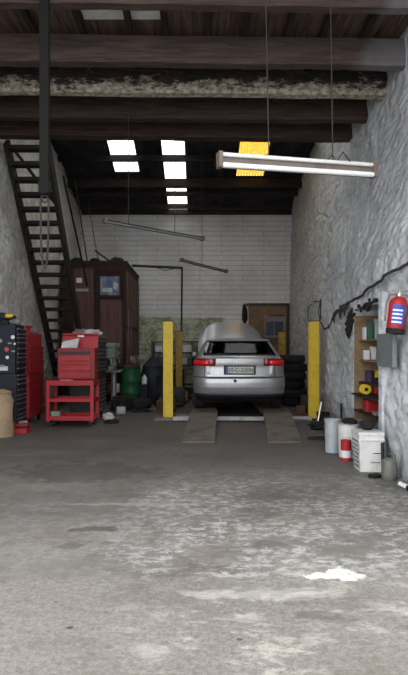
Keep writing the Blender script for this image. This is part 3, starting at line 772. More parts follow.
# ------------------------------------------------------------------ tool chests on the left
def chest(name, label, x0, x1, y0, y1, z0, z1, body, rows, split, group, handle='grey_metal', wheels=True):
    t = thing(name, label, 'tool chest', ((x0 + x1) / 2, (y0 + y1) / 2, z0), 0, group)
    hx, hy = (x1 - x0) / 2, (y1 - y0) / 2; H = z1 - z0; zb = .12 if wheels else 0
    mb = MB(); mb.box(-hx, hx - .02, -hy, hy, zb, split - .02, b=.008); mb.build('lower_cabinet', body, t)
    mb = MB(); mb.box(-hx + .02, hx - .04, -hy + .02, hy - .02, split - .018, H, b=.008); mb.build('upper_cabinet', body, t)
    z = zb + .02; r = random.Random(len(label))
    hs = []
    while z < H - .07:
        h = rows[len(hs) % len(rows)]
        if z < split < z + h + .02: z = split + .01; continue
        if z + h > H - .01: break
        hs.append((z, h)); z += h + .008
    for (z, h) in hs:
        mb = MB(); mb.box(hx - .02, hx - .004, -hy + .03, hy - .03, z, z + h, b=.004); d = mb.build('drawer', body, t)
        mb = MB(); mb.box(hx - .004, hx + .012, -hy + .04, hy - .04, z + h - .022, z + h - .008); mb.build('handle', handle, d)
    if wheels:
        for sx in (-1, 1):
            for sy in (-1, 1):
                mb = MB(); mb.lathe([(0, -.02), (.05, -.02), (.05, .02), (0, .02)], (0, 0, 0), 16, Matrix.Translation((sx * (hx - .08), sy * (hy - .08), .052)) @ Matrix.Rotation(PI / 2, 4, 'Y'))
                mb.box(sx * (hx - .08) - .03, sx * (hx - .08) + .03, sy * (hy - .08) - .03, sy * (hy - .08) + .03, .10, .125); mb.build('caster', 'black_rubber', t)
    return t
t = chest('tool_chest', 'tall black tool chest with round stickers on its side, at the left edge', -3.42, -2.97, 9.3, 9.85, 0, 1.74, 'navy_paint', [.07, .055, .075, .09], .95, 'rolling tool chests')
for (x, z, r_, m) in ((.15, 1.53, .032, 'sticker_white'), (.05, 1.33, .036, 'sticker_red'), (.06, 1.20, .028, 'sticker_white'), (-.05, 1.47, .03, 'grey_metal'), (.18, 1.42, .018, 'sticker_white')):
    mb = MB(); mb.lathe([(0, 0), (r_, 0), (r_, .003), (0, .003)], (0, 0, 0), 18, Matrix.Translation((x, -.275 + (.0 if z < .95 else .02), z)) @ Matrix.Rotation(PI / 2, 4, 'X')); mb.build('sticker', m, t)
for (x, z, w, h, m) in ((.0, 1.02, .07, .035, 'sticker_white'), (-.03, 1.06, .05, .02, 'grey_metal'), (.16, 1.30, .03, .012, 'grey_metal'), (.10, 1.43, .03, .012, 'grey_metal')):
    mb = MB(); mb.box(x - w, x + w, -.262, -.255, z - h, z + h); mb.build('sticker', m, t)
chest('tool_chest', 'tall red tool chest beside the foot of the stair', -3.45, -2.98, 9.98, 10.95, 0, 1.62, 'red_paint', [.14, .1, .22], .9, 'rolling tool chests', 'dark_red_paint')
chest('tool_chest', 'tall black tool chest just behind the red three shelf cart', -2.42, -1.90, 10.62, 11.6, 0, 1.60, 'black_paint', [.07, .06, .085], .86, 'rolling tool chests')
# things on the left chests
t = thing('cordless_drill', 'black and yellow power drill lying on the stickered black chest', 'power tool', (-3.25, 9.55, 1.742))
mb = MB(); mb.box(-.13, .02, -.05, .05, .09, .2, b=.02); mb.bar((-.05, 0, .12), (.0, 0, .03), .05, .06); mb.box(-.07, .07, -.05, .05, 0, .05, b=.01); mb.build('drill_body', 'black_paint', t)
mb = MB(); mb.tube([(.0, 0, .145), (.1, 0, .145), (.13, 0, .145)], [.035, .03, .015], 12); mb.build('drill_collar', 'bright_yellow', t)
solo('tool_case', MB().box(-.14, .14, -.09, .09, 0, .16, b=.015), 'black_rubber', 'black open tool case leaning at the left edge above the stickered chest', 'case', (-3.27, 9.73, 1.742), .3)
solo('rag', MB().blob((0, 0, .04), .09, .08, .055, .4, 3), 'grey_metal', 'pale grey rag on the top edge of the stickered black chest', 'rag', (-3.06, 9.50, 1.742))
solo('red_funnel', MB().lathe([(.012, 0), (.014, .05), (.07, .12), (.075, .13), (.068, .12), (.0, .06)], seg=18), 'red_plastic', 'red funnel standing on the tall red chest', 'funnel', (-3.08, 10.3, 1.622))
solo('rag', MB().blob((0, 0, .035), .11, .08, .05, .5, 8), 'dusty_pink', 'dusty pink rag heaped on the tall red chest', 'rag', (-3.1, 10.6, 1.622))
# red box on the floor below
t = thing('low_toolbox', 'low red metal toolbox on the floor at the foot of the stickered black chest', 'toolbox', (-2.86, 9.12, 0))
MB().box(-.13, .13, -.11, .13, 0, .085, b=.008).build('box_body', 'red_plastic', t); MB().box(-.125, .125, -.105, .125, .087, .11).build('dark_gap', 'black_paint', t)
MB().box(-.12, .14, -.09, .13, .112, .15, b=.01).build('lid', 'dark_red_paint', t); MB().blob((.05, 0, .17), .07, .06, .03, .4, 2).build('pink_cloth', 'dusty_pink', t)
# tan sack
mb = MB(); prof = [(.05, 0), (.27, 0), (.29, .08), (.27, .25), (.245, .42), (.25, .55), (.22, .64), (.24, .68), (.19, .70), (.12, .66), (0, .64)]
mb.lathe(prof, seg=28)
mb.v = [(x * (1 + .12 * noise.noise(Vector((x * 4, y * 4, z * 3)))) , y * (1 + .12 * noise.noise(Vector((x * 4, y * 4, z * 3 + 9)))), z * (1 + .06 * noise.noise(Vector((x * 5, y * 5, 3))))) for x, y, z in mb.v]
solo('cloth_sack', mb, 'tan_cloth', 'slumped tan cloth sack on the floor at the left edge', 'sack', (-3.14, 8.80, 0))

# red service cart
t = thing('service_cart', 'red three shelf service cart on casters in front of the stair', 'cart', (-2.225, 10.08, 0))
hx, hy = .395, .28
for z0, z1, nm in ((.70, .80, 'top_tray'), (.42, .49, 'middle_shelf'), (.10, .19, 'bottom_tray')):
    mb = MB(); mb.box(-hx, hx, -hy, hy, z0, z0 + .012); mb.box(-hx, hx, -hy, -hy + .012, z0, z1); mb.box(-hx, hx, hy - .012, hy, z0, z1); mb.box(-hx, -hx + .012, -hy, hy, z0, z1); mb.box(hx - .012, hx, -hy, hy, z0, z1); mb.build(nm, 'red_paint', t)
for sx in (-1, 1):
    for sy in (-1, 1):
        x, y = sx * (hx - .018), sy * (hy - .018); MB().box(x - .028, x + .028, y - .022, y + .022, .09, .802).build('upright', 'red_paint', t)
        mb = MB(); mb.lathe([(0, -.018), (.042, -.018), (.045, 0), (.042, .018), (0, .018)], (0, 0, 0), 16, Matrix.Translation((sx * (hx - .07), sy * (hy - .06), .045)) @ Matrix.Rotation(PI / 2, 4, 'Y')); mb.box(sx * (hx - .07) - .026, sx * (hx - .07) + .026, sy * (hy - .06) - .02, sy * (hy - .06) + .02, .05, .09)
        mb.build('caster', 'black_rubber', t)
# top chest on the cart
t = thing('top_chest', 'red drawer chest with raised lid standing on the red cart', 'tool chest', (-2.14, 10.07, .815))
hx, hy = .32, .17
MB().box(-hx, hx, -hy, hy, 0, .54, b=.006).build('chest_body', 'dark_red_paint', t)
for z0, z1, m in ((.43, .50, 'black_paint'), (.32, .42, 'red_paint'), (.26, .315, 'red_paint'), (.15, .25, 'red_paint'), (.03, .14, 'red_paint')):
    d = MB().box(-hx + .03, hx - .08, -hy - .012, -hy + .001, z0, z1, b=.003).build('drawer', m, t)
    MB().box(-hx + .05, hx - .10, -hy - .022, -hy - .012, z1 - .02, z1 - .008).build('handle', 'dark_red_paint' if m != 'black_paint' else 'red_paint', d)
l = MB().bar((0, hy - .02, .545), (0, hy + .05, .80), .02, .02)
l = MB(); l.hexa([(-hx, hy - .03, .54), (hx, hy - .03, .54), (hx, hy - .01, .54), (-hx, hy - .01, .54), (-hx, hy + .03, .80), (hx, hy + .03, .80), (hx, hy + .05, .80), (-hx, hy + .05, .80)])
l.box(-hx, hx, hy - .05, hy + .04, .78, .80); lid = l.build('lid', 'red_paint', t)
MB().box(-.04, .07, hy - .025, hy + .0, .74, .765).build('lid_badge', 'tube_white', lid)
solo('white_cloth', MB().hexa([(-.15, -.06, 0), (.13, -.06, 0), (.13, .04, 0), (-.15, .04, 0), (-.14, -.02, .10), (.15, .0, .17), (.15, .05, .17), (-.14, .05, .12)]), 'white_cloth', 'white paper sheet propped inside the raised lid of the red chest', 'paper', (-2.27, 10.04, 1.357))
solo('rag', MB().blob((0, 0, .05), .13, .08, .07, .5, 5), 'dusty_pink', 'red and pink rag bunched on the black chest, behind the raised lid', 'rag', (-2.30, 10.98, 1.602))
mb = MB(); mb.blob((0, 0, .05), .17, .12, .06, .5, 6); mb.blob((.10, .05, .03), .1, .1, .045, .4, 7)
solo('rag', mb, 'white_cloth', 'white rag draped on the black chest at its right corner', 'rag', (-2.05, 10.86, 1.602))
# odds on the cart shelves
def small_box(name, label, cat, c, s, m, rz=0, group=None):
    return solo(name, MB().box(-s[0] / 2, s[0] / 2, -s[1] / 2, s[1] / 2, 0, s[2], b=min(s) * .12), m, label, cat, c, rz, group)
small_box('parts_box', 'pale green box at the left of the bottom tray of the red cart', 'box', (-2.50, 9.95, .113), (.16, .14, .15), 'machine_green')
solo('spray_can', MB().tube([(-.08, 0, .03), (.08, 0, .03)], .03, 12).tube([(.08, 0, .03), (.11, 0, .03)], [.02, .012], 10), 'white_plastic', 'white spray can lying in the middle of the bottom cart tray', 'spray can', (-2.2, 9.95, .116))
solo('spray_can', MB().tube([(-.07, 0, .03), (.07, 0, .03)], .03, 12).tube([(.07, 0, .03), (.10, 0, .03)], [.02, .012], 10), 'grey_metal', 'grey spray can lying at the right end of the bottom cart tray', 'spray can', (-2.0, 10.0, .116), .4)
solo('spanner', MB().box(-.12, .12, -.01, .01, 0, .014).torus((-.13, 0, .007), .018, .007, 14, 6).torus((.13, 0, .007), .015, .006, 14, 6), 'chrome', 'chrome spanner lying on the middle shelf of the red cart', 'spanner', (-2.02, 9.88, .434), .1)
small_box('tape_dispenser', 'small grey tray on the front lip of the top shelf of the red cart', 'tray', (-2.3, 9.86, .713), (.22, .06, .10), 'grey_metal')
solo('glue_gun', MB().box(-.06, .05, -.02, .02, .10, .15, b=.01).bar((.02, 0, .11), (.05, 0, .01), .03, .04).tube([(-.06, 0, .125), (-.09, 0, .125)], [.015, .006], 8), 'black_rubber', 'small black hand tool standing at the left of the drawer chest on the cart', 'hand tool', (-2.50, 9.9, .713))
# white bag and coil on the floor
solo('plastic_bag', MB().blob((0, 0, .06), .10, .08, .085, .5, 11), 'white_cloth', 'crumpled white bag on the floor right of the red cart', 'bag', (-1.72, 10.75, 0))
solo('hose_coil', MB().torus((0, 0, .015), .13, .014).torus((.01, .01, .042), .11, .014), 'black_rubber', 'flat black hose coil on the floor right of the white bag', 'hose', (-1.60, 10.35, 0))

# ------------------------------------------------------------------ clutter at the left back
t = thing('pillar_drill', 'grey green floor standing drill left of the green drum', 'drill press', (-1.97, 13.0, 0))
MB().box(-.22, .22, -.28, .24, 0, .05, b=.01).build('base', 'olive_metal', t)
MB().tube([(0, .1, .05), (0, .1, 1.30)], .06, 14).build('column', 'grey_metal', t)
MB().box(-.20, .20, -.26, .14, .82, .87, b=.01).build('work_table', 'machine_green', t)
MB().box(-.11, .11, -.34, .12, 1.12, 1.36, b=.04).box(-.12, .12, -.30, .30, 1.36, 1.48, b=.04).build('head', 'machine_green', t)
MB().tube([(0, .3, 1.05), (0, .3, 1.35)], .09, 16).build('motor', 'dark_metal', t)
MB().tube([(0, -.26, 1.13), (0, -.26, 1.02), (0, -.26, .98)], [.035, .03, .02], 12).build('chuck', 'chrome', t)
mb = MB()
for k in range(3):
    a = 2 * PI * k / 3 + .5; mb.tube([(.12, -.1, 1.2), (.16, -.1 + .17 * math.cos(a), 1.2 + .17 * math.sin(a))], .008, 6)
mb.build('feed_handle', 'chrome', t)
MB().box(-.09, .06, -.2, 0, .87, .97, b=.02).build('vice', 'machine_green', t)
solo('oil_drum', MB().lathe([(.0, .02), (.225, .0), (.23, .02), (.225, .04), (.225, .28), (.235, .295), (.225, .31), (.225, .56), (.235, .575), (.225, .59), (.225, .84), (.232, .86), (.225, .88), (.21, .862), (0, .862)]), 'green_paint', 'dark green oil drum standing between the drill and the dark tarp', 'drum', (-1.66, 13.75, 0))
solo('wooden_tray', MB().box(-.18, .18, -.12, .12, 0, .02).box(-.18, .18, -.12, -.105, 0, .09).box(-.18, .18, .105, .12, 0, .09).box(-.18, -.165, -.12, .12, 0, .09).box(.165, .18, -.12, .12, 0, .09), 'rust', 'rusty brown tray on top of the green drum', 'tray', (-1.62, 13.72, .884))
solo('funnel', MB().lathe([(.012, 0), (.014, .07), (.07, .15), (.075, .16), (.068, .15), (.0, .08)], seg=18), 'cardboard', 'tan funnel standing in the rusty tray on the drum', 'funnel', (-1.56, 13.7, .906))
t = thing('workbench', 'dark wooden workbench against the front of the brown cabin', 'workbench', (-2.35, 14.15, 0))
MB().box(-.62, .50, -.28, .28, .88, .94).build('bench_top', 'dark_wood', t)
for sx in (-.57, .45):
    for sy in (-.23, .23): MB().box(sx - .04, sx + .04, sy - .04, sy + .04, 0, .88).build('leg', 'dark_wood', t)
MB().box(-.60, .48, -.25, .25, .25, .28).build('bench_shelf', 'dark_wood', t)
for i, (x, s, m, lab) in enumerate([(-2.75, (.2, .2, .30), 'black_paint', 'tall black box at the left end of the workbench'), (-2.5, (.16, .16, .22), 'machine_green', 'grey green box on the workbench behind the drill'),
        (-2.28, (.2, .2, .36), 'dark_metal', 'dark metal box standing on the middle of the workbench'), (-2.02, (.16, .14, .18), 'brown_box', 'small brown box at the right end of the workbench')]):
    small_box('parts_box', lab, 'box', (x, 14.12, .942), s, m, .1 * i)
for i, (x, m, lab) in enumerate([(-2.66, 'grey_metal', 'pale tin on the workbench shelf, leftmost'), (-2.2, 'rust', 'rusty tin on the workbench shelf'), (-2.03, 'white_plastic', 'white tin on the workbench shelf, rightmost')]):
    solo('paint_tin', MB().lathe([(0, 0), (.08, 0), (.08, .2), (.084, .205), (.08, .21), (.07, .205), (0, .205)], seg=20), m, lab, 'tin', (x, 14.1, .282))
# tarp covered engine
mb = MB(); mb.lathe([(.36, 0), (.34, .08), (.34, .2), (.31, .32), (.33, .45), (.30, .58), (.31, .7), (.24, .82), (.26, .93), (.15, 1.02), (.12, 1.1), (0, 1.12)], seg=44)
mb.v = [(x * (1 + .45 * noise.noise(Vector((x * 6, y * 6, z * 3)))), y * (1 + .45 * noise.noise(Vector((x * 6, y * 6, z * 3 + 4)))), z * (1 + .12 * noise.noise(Vector((x * 6, y * 6, 1))))) for x, y, z in mb.v]
solo('covered_engine', mb, 'tarp', 'tall lump under a dark blue tarp behind the left yellow post', 'covered engine', (-1.12, 14.2, 0))
# dark tyre on floor etc
def tyre_mesh():
    return MB().lathe([(.19, .02), (.27, .0), (.30, .02), (.315, .06), (.315, .14), (.30, .18), (.27, .20), (.19, .18), (.175, .10), (.19, .02)], seg=30)
ty0 = solo('tyre', tyre_mesh(), 'black_rubber', 'worn black tyre in the stack between the car and the right wall', 'tyre', (2.2, 13.6, 0), 0, 'tyres stacked beside the car')
for k in range(1, 6):
    c = ty0.copy(); col.objects.link(c); c.location = (2.2 + .03 * math.sin(k * 2.1), 13.6 + .02 * math.cos(k * 3), k * .201)
solo('tyre', tyre_mesh(), 'black_rubber', 'single black tyre lying on the floor in front of the tarp covered lump', 'tyre', (-1.42, 13.15, 0))
# rack at the back
t = thing('storage_rack', 'black metal rack against the green part of the back wall', 'rack', (-.68, 16.8, 0))
for x in (-.70, 0, .70):
    for y in (-.25, .25): MB().box(x - .025, x + .025, y - .025, y + .025, 0, 1.58).build('upright', 'black_paint', t)
for z in (.3, .85, 1.22, 1.54): MB().box(-.72, .72, -.27, .27, z, z + .035).build('rack_shelf', 'black_paint', t)
rk = [(-1.2, 1.257, .22, .2, 'grey_metal', 'grey box on the upper shelf of the back rack, leftmost'), (-.92, 1.257, .16, .16, 'blue_plastic', 'dark blue box on the upper shelf of the back rack'),
      (-.38, 1.257, .26, .2, 'white_plastic', 'white box on the upper shelf of the back rack'), (-.12, 1.257, .14, .16, 'cardboard', 'brown box at the right end of the upper rack shelf'),
      (-1.15, .887, .24, .2, 'blue_plastic', 'blue box on the middle shelf of the back rack, leftmost'), (-.45, .887, .2, .24, 'grey_metal', 'grey box on the middle shelf of the back rack'), (-.15, .887, .18, .2, 'dark_metal', 'dark box at the right end of the middle rack shelf')]
for (x, z, w, h, m, lab) in rk: small_box('parts_box', lab, 'box', (x, 16.72, z), (w, .3, h), m)
solo('jerrycan', MB().box(-.07, .07, -.1, .1, 0, .26, b=.02).tube([(-.03, 0, .25), (-.03, 0, .29), (.04, 0, .29), (.04, 0, .25)], .012, 6), 'old_yellow_paint', 'small yellow can on the floor behind the left posts', 'can', (-.37, 14.6, 0))
t = solo('floor_jack', MB().box(-.25, .15, -.12, .12, .03, .1, b=.02).tube([(.1, 0, .08), (.34, 0, .16)], .02, 8).lathe([(0, 0), (.06, 0), (.06, .02), (0, .02)], (-.18, 0, .10)), 'dark_metal', 'dark low trolley jack on the floor left of the car', 'jack', (-.55, 13.0, 0), .4)
small_box('pallet_block', 'pale wooden block lying behind the left yellow posts', 'block', (-.2, 15.6, 0), (.35, .2, .12), 'cardboard')

# loose clutter on the floor between the cabin and the lift
def engine_part(lab, x, y, s_, seed, m='dark_metal'):
    r = random.Random(seed); mb = MB()
    mb.box(-.5 * s_, .5 * s_, -.32 * s_, .32 * s_, 0, .62 * s_, b=.03 * s_)
    for k in range(4): mb.tube([((-.36 + .24 * k) * s_, -.33 * s_, .45 * s_), ((-.36 + .24 * k) * s_, -.5 * s_, .5 * s_), ((-.3 + .24 * k) * s_, -.52 * s_, .2 * s_)], .05 * s_, 8)
    mb.box(-.42 * s_, .42 * s_, -.2 * s_, .2 * s_, .6 * s_, .78 * s_, b=.03 * s_)
    mb.lathe([(0, 0), (.2 * s_, 0), (.2 * s_, .05 * s_), (0, .05 * s_)], (0, 0, 0), 18, Matrix.Translation((.5 * s_, 0, .3 * s_)) @ Matrix.Rotation(PI / 2, 4, 'Y'))
    mb.lathe([(0, 0), (.06 * s_, 0), (.06 * s_, .12 * s_), (0, .12 * s_)], (.1 * s_, 0, .78 * s_), 12)
    return solo('engine_block', mb, m, lab, 'engine part', (x, y, 0), r.uniform(-.6, .6))
engine_part('dark engine block on the floor between the drill and the black tool chest', -1.72, 12.45, .40, 1)
engine_part('dark engine block on the floor in front of the tarp covered lump', -.80, 13.3, .42, 2, 'black_paint')
engine_part('rusty engine block on the floor behind the front left yellow post', -.72, 12.3, .38, 3, 'rust')
t = thing('bench_grinder', 'dark bench grinder with two wheels on a slim pedestal behind the oil drum', 'grinder', (-1.62, 15.2, 0))
MB().lathe([(0, 0), (.18, 0), (.18, .03), (.04, .06), (.035, .95), (.1, .98), (0, .98)], seg=20).build('pedestal', 'olive_metal', t)
MB().tube([(-.14, 0, 1.07), (.14, 0, 1.07)], .085, 16).box(-.08, .08, -.06, .06, .98, 1.02).build('motor', 'machine_green', t)
for sx in (-.19, .19): MB().tube([(sx - .02, 0, 1.07), (sx + .02, 0, 1.07)], .10, 20).build('grinding_wheel', 'grey_metal', t)
t = thing('work_lamp', 'small white work lamp on a dark stand behind the left yellow posts', 'lamp', (-.95, 15.6, 0))
MB().tube([(0, 0, 0), (0, 0, 1.25)], .015, 8).lathe([(0, 0), (.16, 0), (.15, .02), (0, .03)], seg=18).build('stand', 'dark_metal', t)
MB().box(-.10, .10, -.05, .05, 1.25, 1.42, b=.02).build('lamp_head', 'white_plastic', t)
r_ = random.Random(3)
for k, (x, y, w_, h_, m, lab) in enumerate([(-1.33, 13.72, .18, .50, 'black_paint', 'tall black metal box right of the oil drum'), (-.52, 13.9, .30, .42, 'navy_paint', 'navy box on the floor behind the left yellow posts'),
        (-.60, 15.4, .34, .80, 'dark_metal', 'tall dark metal box in front of the back rack'), (-1.25, 15.85, .36, .70, 'tarp', 'dark blue box in front of the back rack, left of the lamp'),
        (-1.62, 11.75, .20, .16, 'grey_metal', 'small grey box on the floor beside the black tool chest'), (-.32, 15.6, .22, .30, 'black_paint', 'black box on the floor left of the car front'),
        (2.28, 12.2, .26, .36, 'dark_metal', 'dark metal box by the right wall in front of the tyre stack'), (2.2, 14.6, .4, 1.0, 'black_paint', 'tall black box behind the stacked tyres'), (2.06, 11.7, .2, .18, 'rust', 'rusty box on the floor between the right post and the tyres')]):
    small_box('metal_box', lab, 'box', (x, y, 0), (w_, w_ * .8, h_), m, r_.uniform(-.4, .4))
solo('white_jug', MB().lathe([(0, 0), (.06, 0), (.065, .02), (.065, .15), (.025, .19), (.025, .22), (0, .22)], seg=18), 'white_plastic', 'white plastic jug on the tall black box right of the drum', 'jug', (-1.33, 13.72, .505))
solo('exhaust_pipe', MB().tube([(0, 0, .05), (.2, -.1, .06), (.3, .2, .30), (.18, .25, .9), (.10, .3, 1.25)], .032, 10).tube([(.05, -.02, .06), (.25, -.08, .09)], .07, 12), 'rust', 'rusty exhaust pipe leaning behind the oil drum', 'exhaust pipe', (-1.72, 14.05, .02))
solo('coil_spring', MB().tube([(.06 * math.cos(a * .6), .06 * math.sin(a * .6), .012 + a * .0036) for a in range(70)], .011, 6), 'old_yellow_paint', 'dull yellow coil spring standing on the floor behind the left posts', 'spring', (-.60, 12.75, 0))
mb = MB(); mb.tube([(.25 * math.cos(a * .35) * (1 - a * .008), .2 * math.sin(a * .35), .014 + a * .0005) for a in range(48)], .012, 6)
solo('air_hose', mb, 'black_rubber', 'black air hose lying in loops in front of the rusty engine block', 'hose', (-1.25, 12.2, 0))
for k, (x, lab, m) in enumerate([(-3.28, 'grey_metal', 0)] * 0): pass
# ------------------------------------------------------------------ board on the back wall
t = thing('wall_board', 'brown boarded panel on the back wall right of the raised bonnet', 'board', (2.02, 17.44, 1.0))
MB().box(-.54, .62, -.03, .03, -.9, 1.66).build('boarding', 'wall_board', t)
MB().box(-.60, .68, -.08, .03, 1.66, 1.74).box(.62, .69, -.08, .03, -.9, 1.70).build('board_frame', 'black_paint', t)
t = thing('small_window_frame', 'pale framed blue pane hanging on the brown boarded panel', 'picture', (2.22, 17.34, 1.68))
MB().box(-.30, .36, -.03, .03, 0, .08).box(-.30, .36, -.03, .03, .50, .68).box(-.30, -.22, -.03, .03, .08, .5).box(.30, .36, -.03, .03, .08, .5).box(.01, .04, -.03, .03, .08, .5).build('frame', 'dusty_pink', t)
MB().box(-.22, .30, -.01, .01, .08, .50).build('pane', 'dark_blue_pane', t)
MB().box(-.1, .34, -.045, -.031, .66, .70).build('top_rail', 'black_paint', t)
solo('hanging_jacket', MB().blob((0, 0, 0), .08, .07, .32, .3, 4, flat=False), 'black_rubber', 'black cloth hanging on the back wall left of the brown panel', 'cloth', (1.36, 17.41, 2.40))
solo('crate', MB().box(-.3, .3, -.3, .3, 0, .9, b=.01).box(-.33, .33, -.33, .33, .9, .94), 'dark_metal', 'dark cabinet standing below the brown panel at the back', 'cabinet', (2.15, 16.9, 0))

# ------------------------------------------------------------------ cables on the right wall
def wx(y, z): return xr(y, z)
def wall_cable(name, pts, r, label):
    P = []
    for (a, b) in zip(pts, pts[1:]):
        for k in range(8):
            f = k / 8; y = a[0] + (b[0] - a[0]) * f; z = a[1] + (b[1] - a[1]) * f; P.append((wx(y, z) - .035 - r, y, z + .01 * math.sin(k)))
    y, z = pts[-1]; P.append((wx(y, z) - .035 - r, y, z))
    return solo(name, MB().tube(P, r, 6), 'rope', label, 'cable')
wall_cable('wall_cable', [(5.3, 2.27), (6.0, 2.17), (7.0, 2.10), (8.2, 2.02), (9.2, 1.98), (9.9, 1.90)], .017, 'thick black cable sagging along the right wall above the alcove')
wall_cable('wall_cable', [(10.0, 1.88), (10.4, 1.72), (10.85, 1.72), (11.3, 1.90), (12.2, 2.35), (13.4, 2.45)], .013, 'thin black cable looping behind the front right yellow post')
mb = MB()
for k in range(9):
    y = 8.6 + k * .10; z = 2.04 - k * .012; dz = .10 + .09 * math.sin(k * 1.7)
    mb.tube([(wx(y, z) - .06, y, z), (wx(y, z) - .085, y + .05, z - dz * .5), (wx(y, z) - .06, y + .12, z - dz)], [.022, .028, .008], 6)
solo('cable_bundle', mb, 'rope', 'tangled clump of black cables halfway along the right wall', 'cables')
solo('aerial_rod', MB().tube([(2.30, 10.95, 1.9), (2.31, 10.95, 2.3)], .012, 6).tube([(2.15, 10.95, 2.2), (2.07, 10.95, 2.15), (2.06, 10.95, 1.9)], .010, 6), 'dark_metal', 'thin dark rods sticking up behind the front right yellow post', 'rod')

# ------------------------------------------------------------------ alcove shelves and contents
t = thing('alcove_shelf', 'tan wooden shelving fitted in the alcove of the right wall', 'shelf', (0, 0, 0))
MB().box(2.17, 2.60, 8.04, 8.07, .3, 1.80).build('side_board', 'tan_wood', t)
MB().box(2.585, 2.605, 6.75, 8.04, .3, 1.80).build('back_board', 'tan_wood', t)
for z in (1.44, 1.165): MB().box(2.23, 2.585, 6.75, 8.04, z, z + .02).build('shelf_board', 'tan_wood', t)
for z, x0 in ((.86, 2.22), (.70, 2.12), (.475, 2.15)): MB().box(x0, 2.585, 6.75, 8.02, z, z + .022).build('shelf_board', 'dark_wood', t)
def item(name, lab, cat, x, y, z, s, m): return small_box(name, lab, cat, (x, y, z), s, m)
item('parts_packet', 'green packet on the top alcove shelf', 'packet', 2.31, 7.8, 1.462, (.07, .1, .24), 'green_pack')
item('parts_packet', 'pale packet beside the green one on the top alcove shelf', 'packet', 2.40, 7.82, 1.462, (.06, .1, .28), 'pale_blue_plastic')
item('parts_packet', 'dark packet at the right of the top alcove shelf', 'packet', 2.46, 7.8, 1.462, (.06, .1, .22), 'tarp')
item('parts_packet', 'white packet leaning at the outer edge of the top alcove shelf', 'packet', 2.255, 7.86, 1.462, (.03, .1, .17), 'label_white')
item('parts_packet', 'brown carton beside the blue box on the second alcove shelf', 'box', 2.40, 7.55, 1.187, (.08, .1, .08), 'brown_box')
item('parts_packet', 'dark carton at the back of the lowest alcove shelf', 'box', 2.47, 7.8, .499, (.1, .1, .19), 'tarp')
solo('coiled_lead', MB().torus((0, 0, .02), .06, .014).torus((.005, 0, .045), .055, .012).torus((0, .004, .068), .05, .012), 'black_rubber', 'coil of black lead on the third alcove shelf, nearest the door', 'cable', (2.30, 7.35, .884))
item('bulb_box', 'white box on the second alcove shelf', 'box', 2.265, 7.8, 1.187, (.07, .1, .13), 'label_white')
item('bulb_box', 'taller white box on the second alcove shelf, beside the first', 'box', 2.36, 7.82, 1.187, (.07, .1, .18), 'white_plastic')
item('bulb_box', 'dark blue box on the second alcove shelf', 'box', 2.45, 7.8, 1.187, (.09, .1, .11), 'blue_plastic')
solo('paint_tin', MB().lathe([(0, 0), (.06, 0), (.06, .15), (.063, .155), (0, .155)], seg=18), 'purple_dark', 'dark purple tin on the third alcove shelf', 'tin', (2.31, 7.8, .884))
def reel(lab, x, y, z, m, r=.07):
    t = thing('strap_reel', lab, 'reel', (x, y, z)); ro = Matrix.Translation((0, 0, r + .004)) @ Matrix.Rotation(PI / 2, 4, 'X')
    MB().lathe([(0, -.05), (r, -.05), (r, -.04), (r * .8, -.035), (r * .8, .035), (r, .04), (r, .05), (0, .05)], (0, 0, 0), 22, ro).build('drum', m, t)
    MB().lathe([(0, -.055), (r * .4, -.055), (r * .4, .055), (0, .055)], (0, 0, 0), 18, ro).build('hub', 'black_paint', t)
reel('yellow reel on the third alcove shelf beside the purple tin', 2.44, 7.78, .884, 'bright_yellow', .078)
reel('yellow reel at the outer edge of the fourth alcove shelf', 2.22, 7.7, .724, 'bright_yellow', .066)
item('red_case', 'small red case on the fourth alcove shelf, right of the yellow reel', 'case', 2.40, 7.72, .724, (.13, .16, .125), 'red_plastic')
item('red_case', 'larger red case on the lowest alcove shelf', 'case', 2.28, 7.6, .499, (.20, .2, .165), 'red_plastic')
item('grey_tray', 'grey tray under the red case sticking out of the alcove', 'tray', 2.29, 7.2, .499, (.22, .14, .05), 'dusty_pink')
mb = MB()
for k in range(15):
    y = 8.14 + .05 * (k % 4); z = 1.90 - .022 * k; x = wx(y, z) - .05
    mb.tube([(x, y - .05, z + .03), (x - .02 - .015 * (k % 2), y, z - .05), (x, y + .02, z - .11)], [.012 + .018 * ((k * 7) % 3) / 2, .03 if k % 3 else .015, .012], 6)
for k in range(9):
    y = 8.05 - k * .16; x = wx(y, 1.92) - .04
    mb.tube([(x, y, 1.90 + .05 * math.sin(k * 1.3)), (x - .02, y - .1, 1.87 + .05 * math.sin(k * 2.1)), (x, y - .18, 1.91)], [.018, .012 + .02 * (k % 2), .016], 6)
solo('cable_bundle', mb, 'black_rubber', 'black tangle of cables and straps hung along the top corner of the alcove', 'cables')

